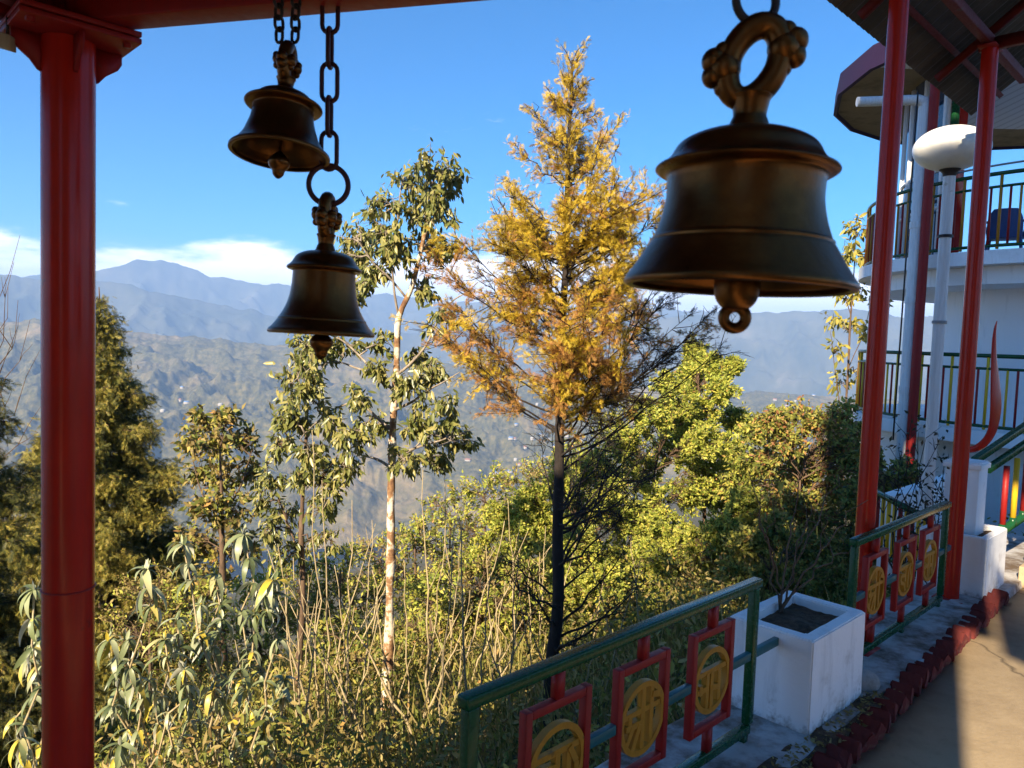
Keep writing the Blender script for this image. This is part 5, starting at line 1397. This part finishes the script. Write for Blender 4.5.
# big-leaved silvery shrubs
def arch_leaf():
    v = []; n = 9; y = z = 0.0
    for i in range(n):
        t = i / (n - 1); w = 0.092 * math.sin(math.pi * (0.06 + 0.94 * t) ** 0.75) + 0.003
        th = 0.45 - 2.0 * t ** 0.7
        if i: y += math.cos(th) / (n - 1); z += math.sin(th) / (n - 1)
        v += [(-w, y, z + 0.3 * w + 0.02 * math.sin(9 * t)), (0, y, z), (w, y, z + 0.3 * w + 0.02 * math.cos(8 * t))]
    f = []
    for i in range(n - 1):
        for j in range(2): f.append((3 * i + j, 3 * i + j + 1, 3 * i + j + 4, 3 * i + j + 3))
    return np.array(v), f
ARCH, ARCH_F = arch_leaf()
def silver_shrub(label, base_px, depth, heads):
    base = ground_pt(at(*base_px, depth), 0.1)
    root = thing('broadleaf_shrub', label, 'shrub', base, 'silvery big-leaved shrubs at the lower left'); g, gl = Geo(), Geo()
    for hx, hy, sz in heads:
        e_ = at(hx, hy, depth + random.uniform(-.4, .4)); p = curve(base + rng.normal(size=3) * [.08, .08, 0], e_, 8, 0.05); g.tube(p, np.linspace(0.010, 0.005, 9), 6)
        levels = [(e_, 10, 1.0), (e_ * .5 + p[7] * .5, 7, 1.0), (p[7], 8, 0.95), (p[6], 7, 0.85), (p[5], 5, 0.8), (p[4], 3, .7)]
        for c_, n_, s_ in levels:
            az = rng.uniform(0, 2 * np.pi) + np.arange(n_) * 2 * np.pi / n_ + rng.normal(size=n_) * 0.3
            dr = np.stack([np.cos(az), np.sin(az), rng.uniform(-0.9, 0.55, n_)], 1)
            # keep the blade's upper side up
            y = unit(dr); x = unit(np.cross(y, UZ[None]) + rng.normal(size=(n_, 3)) * 0.2); x = unit(x - y * (x * y).sum(1, keepdims=True)); z = np.cross(x, y)
            size = 0.0085 * depth * sz * s_ * rng.uniform(0.4, 1.15, n_) * 4.6
            vv = c_ + size[:, None, None] * (ARCH[None, :, 0:1] * x[:, None] + ARCH[None, :, 1:2] * y[:, None] + ARCH[None, :, 2:3] * z[:, None])
            fa = (np.array(ARCH_F)[None] + np.arange(n_)[:, None, None] * len(ARCH)).reshape(-1, 4)
            gl.add_many(vv.reshape(-1, 3), fa)
        leaves(gl, e_ + rng.normal(size=(3, 3)) * .01, rng.normal(size=(3, 3)) * 0.25 + UZ, 0.07)
    part(g, 'stems', STRAW, root, smooth=True); part(gl, 'foliage', L_SILV, root, smooth=True)
silver_shrub('tallest silvery shrub with long drooping leaves, right of the thick red post', (225, 800), 5.0, [(243, 535, 1.1), (183, 545, 1.0), (272, 580, 1.1), (215, 575, 1.0), (222, 620, .9), (200, 605, .9), (255, 615, .9), (178, 620, .9)])
silver_shrub('silvery shrub with drooping leaves close beside the thick red post', (150, 800), 4.7, [(146, 570, 1.15), (128, 640, 1.0), (110, 640, 1.0), (165, 640, 1.0), (150, 680, .9), (118, 690, .9), (185, 670, .9)])
silver_shrub('low silvery shrub with a few yellow leaves under the white trunk', (285, 810), 5.2, [(283, 680, 1.0), (240, 670, .9), (212, 690, .9), (262, 720, .8), (225, 730, .8), (190, 720, .8)])
silver_shrub('yellowing big-leaved shrub on the left side of the thick red post', (35, 810), 4.4, [(34, 590, 1.0), (40, 640, 1.0), (28, 660, .9), (20, 740, .9), (120, 745, .9)])

# dry pale stems
stem_px = [(318, 740, 312, 430), (330, 740, 322, 480), (345, 745, 352, 500), (362, 740, 372, 520), (300, 750, 318, 590), (430, 740, 423, 470), (437, 745, 455, 520), (450, 750, 442, 440), (455, 745, 470, 590), (468, 740, 462, 520), (420, 750, 465, 600), (478, 745, 490, 560), (492, 740, 486, 545), (505, 740, 520, 580), (515, 745, 508, 500), (530, 735, 528, 560), (410, 755, 404, 560), (350, 755, 290, 590), (380, 760, 300, 600), (480, 755, 545, 590), (540, 720, 520, 600), (398, 745, 372, 570), (600, 700, 640, 560), (590, 690, 606, 560), (560, 740, 600, 640), (340, 760, 378, 620), (500, 755, 470, 640), (460, 760, 430, 640), (255, 760, 235, 640), (205, 765, 240, 660)]
rs_ = random.Random(9)
for _ in range(46):
    x_ = rs_.uniform(285, 640); stem_px.append((x_, rs_.uniform(720, 760), x_ + rs_.gauss(6, 38), rs_.uniform(520, 660)))
for i, (a, b, c, d_) in enumerate(stem_px):
    dep = random.uniform(5.4, 9.0); base = ground_pt(at(a, b, dep), 0.05); e_ = at(c, d_, dep + random.uniform(-.2, .2))
    g = Geo(); p = curve(base, e_, 9, 0.012, 0.0); g.tube(p, np.linspace(random.uniform(.008, .014), 0.003, 10), 6)
    for _ in range(random.randint(0, 3)):
        k = random.randint(4, 8); q = p[k] + unit(rng.normal(size=3) + UZ * 1.2) * random.uniform(.12, .35); g.tube(curve(p[k], q, 4, 0.05), np.linspace(0.004, 0.0015, 5), 5)
    o = g.build('dry_stem', STRAW, loc=base, smooth=True)
    tag(o, 'thin pale straw coloured dry stem standing in the sunlit undergrowth', 'dry stem', 'dry stems in the undergrowth')

# shrubs in the middle distance that close the view down to the valley
mid = [(300, 585, 11.0, 34), (340, 575, 10.5, 36), (380, 560, 12.0, 34), (415, 545, 11.5, 36), (450, 515, 12.5, 38), (485, 500, 12.0, 38), (520, 495, 12.8, 40), (550, 480, 13.5, 40), (590, 455, 14.5, 42), (430, 600, 9.0, 34), (480, 585, 9.4, 36), (520, 580, 9.0, 34), (340, 640, 8.5, 32), (260, 600, 10.0, 34), (150, 600, 10.5, 40), (200, 610, 10.0, 36), (560, 560, 10.4, 36), (625, 430, 15.0, 40)]
names_ = ['olive', 'straw-tinged', 'bright green']
for i, (a, b, dep, r) in enumerate(mid):
    lm = [L_BUSH, L_LIME, L_BROWN, L_LIME][i % 4]; l2 = [L_LIME, L_YELL, L_LIME, L_BROWN][i % 4]
    bl = [(a, b, r, 1.5), (a - r * .7, b + r * .7, r, 1.4), (a + r * .7, b + r * .6, r, 1.4), (a, b + r * 1.3, r, 1.4), (a + r * .3, b - r * .6, r * .5, .7), (a - r * .5, b - r * .35, r * .45, .6)]
    limb_tree('slope_bush', 'leafy wild bush in the sunlit thicket on the slope below the railing', 'bush', dep, [(a, b + r * 2.6), (a, b + r * 1.2), (a, b)], 0.03, [], bl, lm, BARK_BROWN, 0.066, 0.25, per_twig=18, twigs=19, tmpl=SMALL, faces=SMALL_F, dspread=0.5, group='wild bushes of the thicket', leaf_m2=l2, frac2=0.3, up=0.2)

# undergrowth: grass, low leaves, litter
def scatter(n, x0, x1, y0, y1, qmin=0.45, qmax=40):
    x = rng.uniform(x0, x1, n * 3); y = rng.uniform(y0, y1, n * 3) ** 1.0
    px = x; q = outward(px, y); keep = (q > qmin) & (q < qmax) & (np.abs(px / y) < 0.95)
    px, y = px[keep][:n], y[keep][:n]
    return np.stack([px, y, slope_z(px, y)], 1)
g = Geo(); P_ = scatter(20000, -9, 6, 3.2, 16); cl = fbm(P_[:, 0] * .9, P_[:, 1] * .9, 3, 77)
P_ = P_[cl > 0.47]
leaves(g, P_, rng.normal(size=P_.shape) * 0.35 + UZ, rng.uniform(0.2, 0.6, len(P_)), BLADE, BLADE_F)
struct(tag(g.build('dry_grass', L_GRASS), 'pale dry grass covering the slope', 'grass'), 'stuff')
g = Geo(); P_ = scatter(22000, -9, 6, 3.2, 16)
leaves(g, P_, rng.normal(size=P_.shape) * 0.45 + UZ, rng.uniform(0.15, 0.45, len(P_)), BLADE, BLADE_F)
struct(tag(g.build('green_grass', L_GRASSG), 'green grass growing through the thicket', 'grass'), 'stuff')
g = Geo(); P_ = scatter(5200, -9, 6, 3.3, 16); cl = fbm(P_[:, 0] * .7, P_[:, 1] * .7, 3, 91)
hts = 0.25 + 0.9 * np.clip(cl - 0.35, 0, 0.5) * 1.6
for mi, sel in ((0, rng.random(len(P_)) < 0.6), (1, None)):
    if sel is None: sel = ~prev
    prev = sel
    c_ = np.repeat(P_[sel], 14, 0); hh = np.repeat(hts[sel], 14)
    off = rng.normal(size=c_.shape) * np.array([.16, .16, 0]); off[:, 2] = rng.uniform(0.05, 1, len(c_)) * hh
    leaves(g, c_ + off, rng.normal(size=c_.shape) + UZ * 0.2, rng.uniform(0.04, 0.09, len(c_)), LEAF, LEAF_F, mi)
struct(tag(g.build('undergrowth', [L_BUSH, L_BROWN]), 'low leafy undergrowth on the slope', 'undergrowth'), 'stuff')
# debris on the soil strip
g = Geo(); n = 500; ss_ = rng.uniform(-0.6, 0.97, n); oo = rng.uniform(0.15, 0.28, n)
P_ = np.array([rail_pt(a, b, 0.06) for a, b in zip(ss_, oo)])
leaves(g, P_, rng.normal(size=P_.shape) * [1, 1, .3], rng.uniform(0.012, 0.035, n), SMALL, SMALL_F)
struct(tag(g.build('leaf_litter', L_BROWN), 'dry leaf litter on the soil strip', 'litter'), 'stuff')
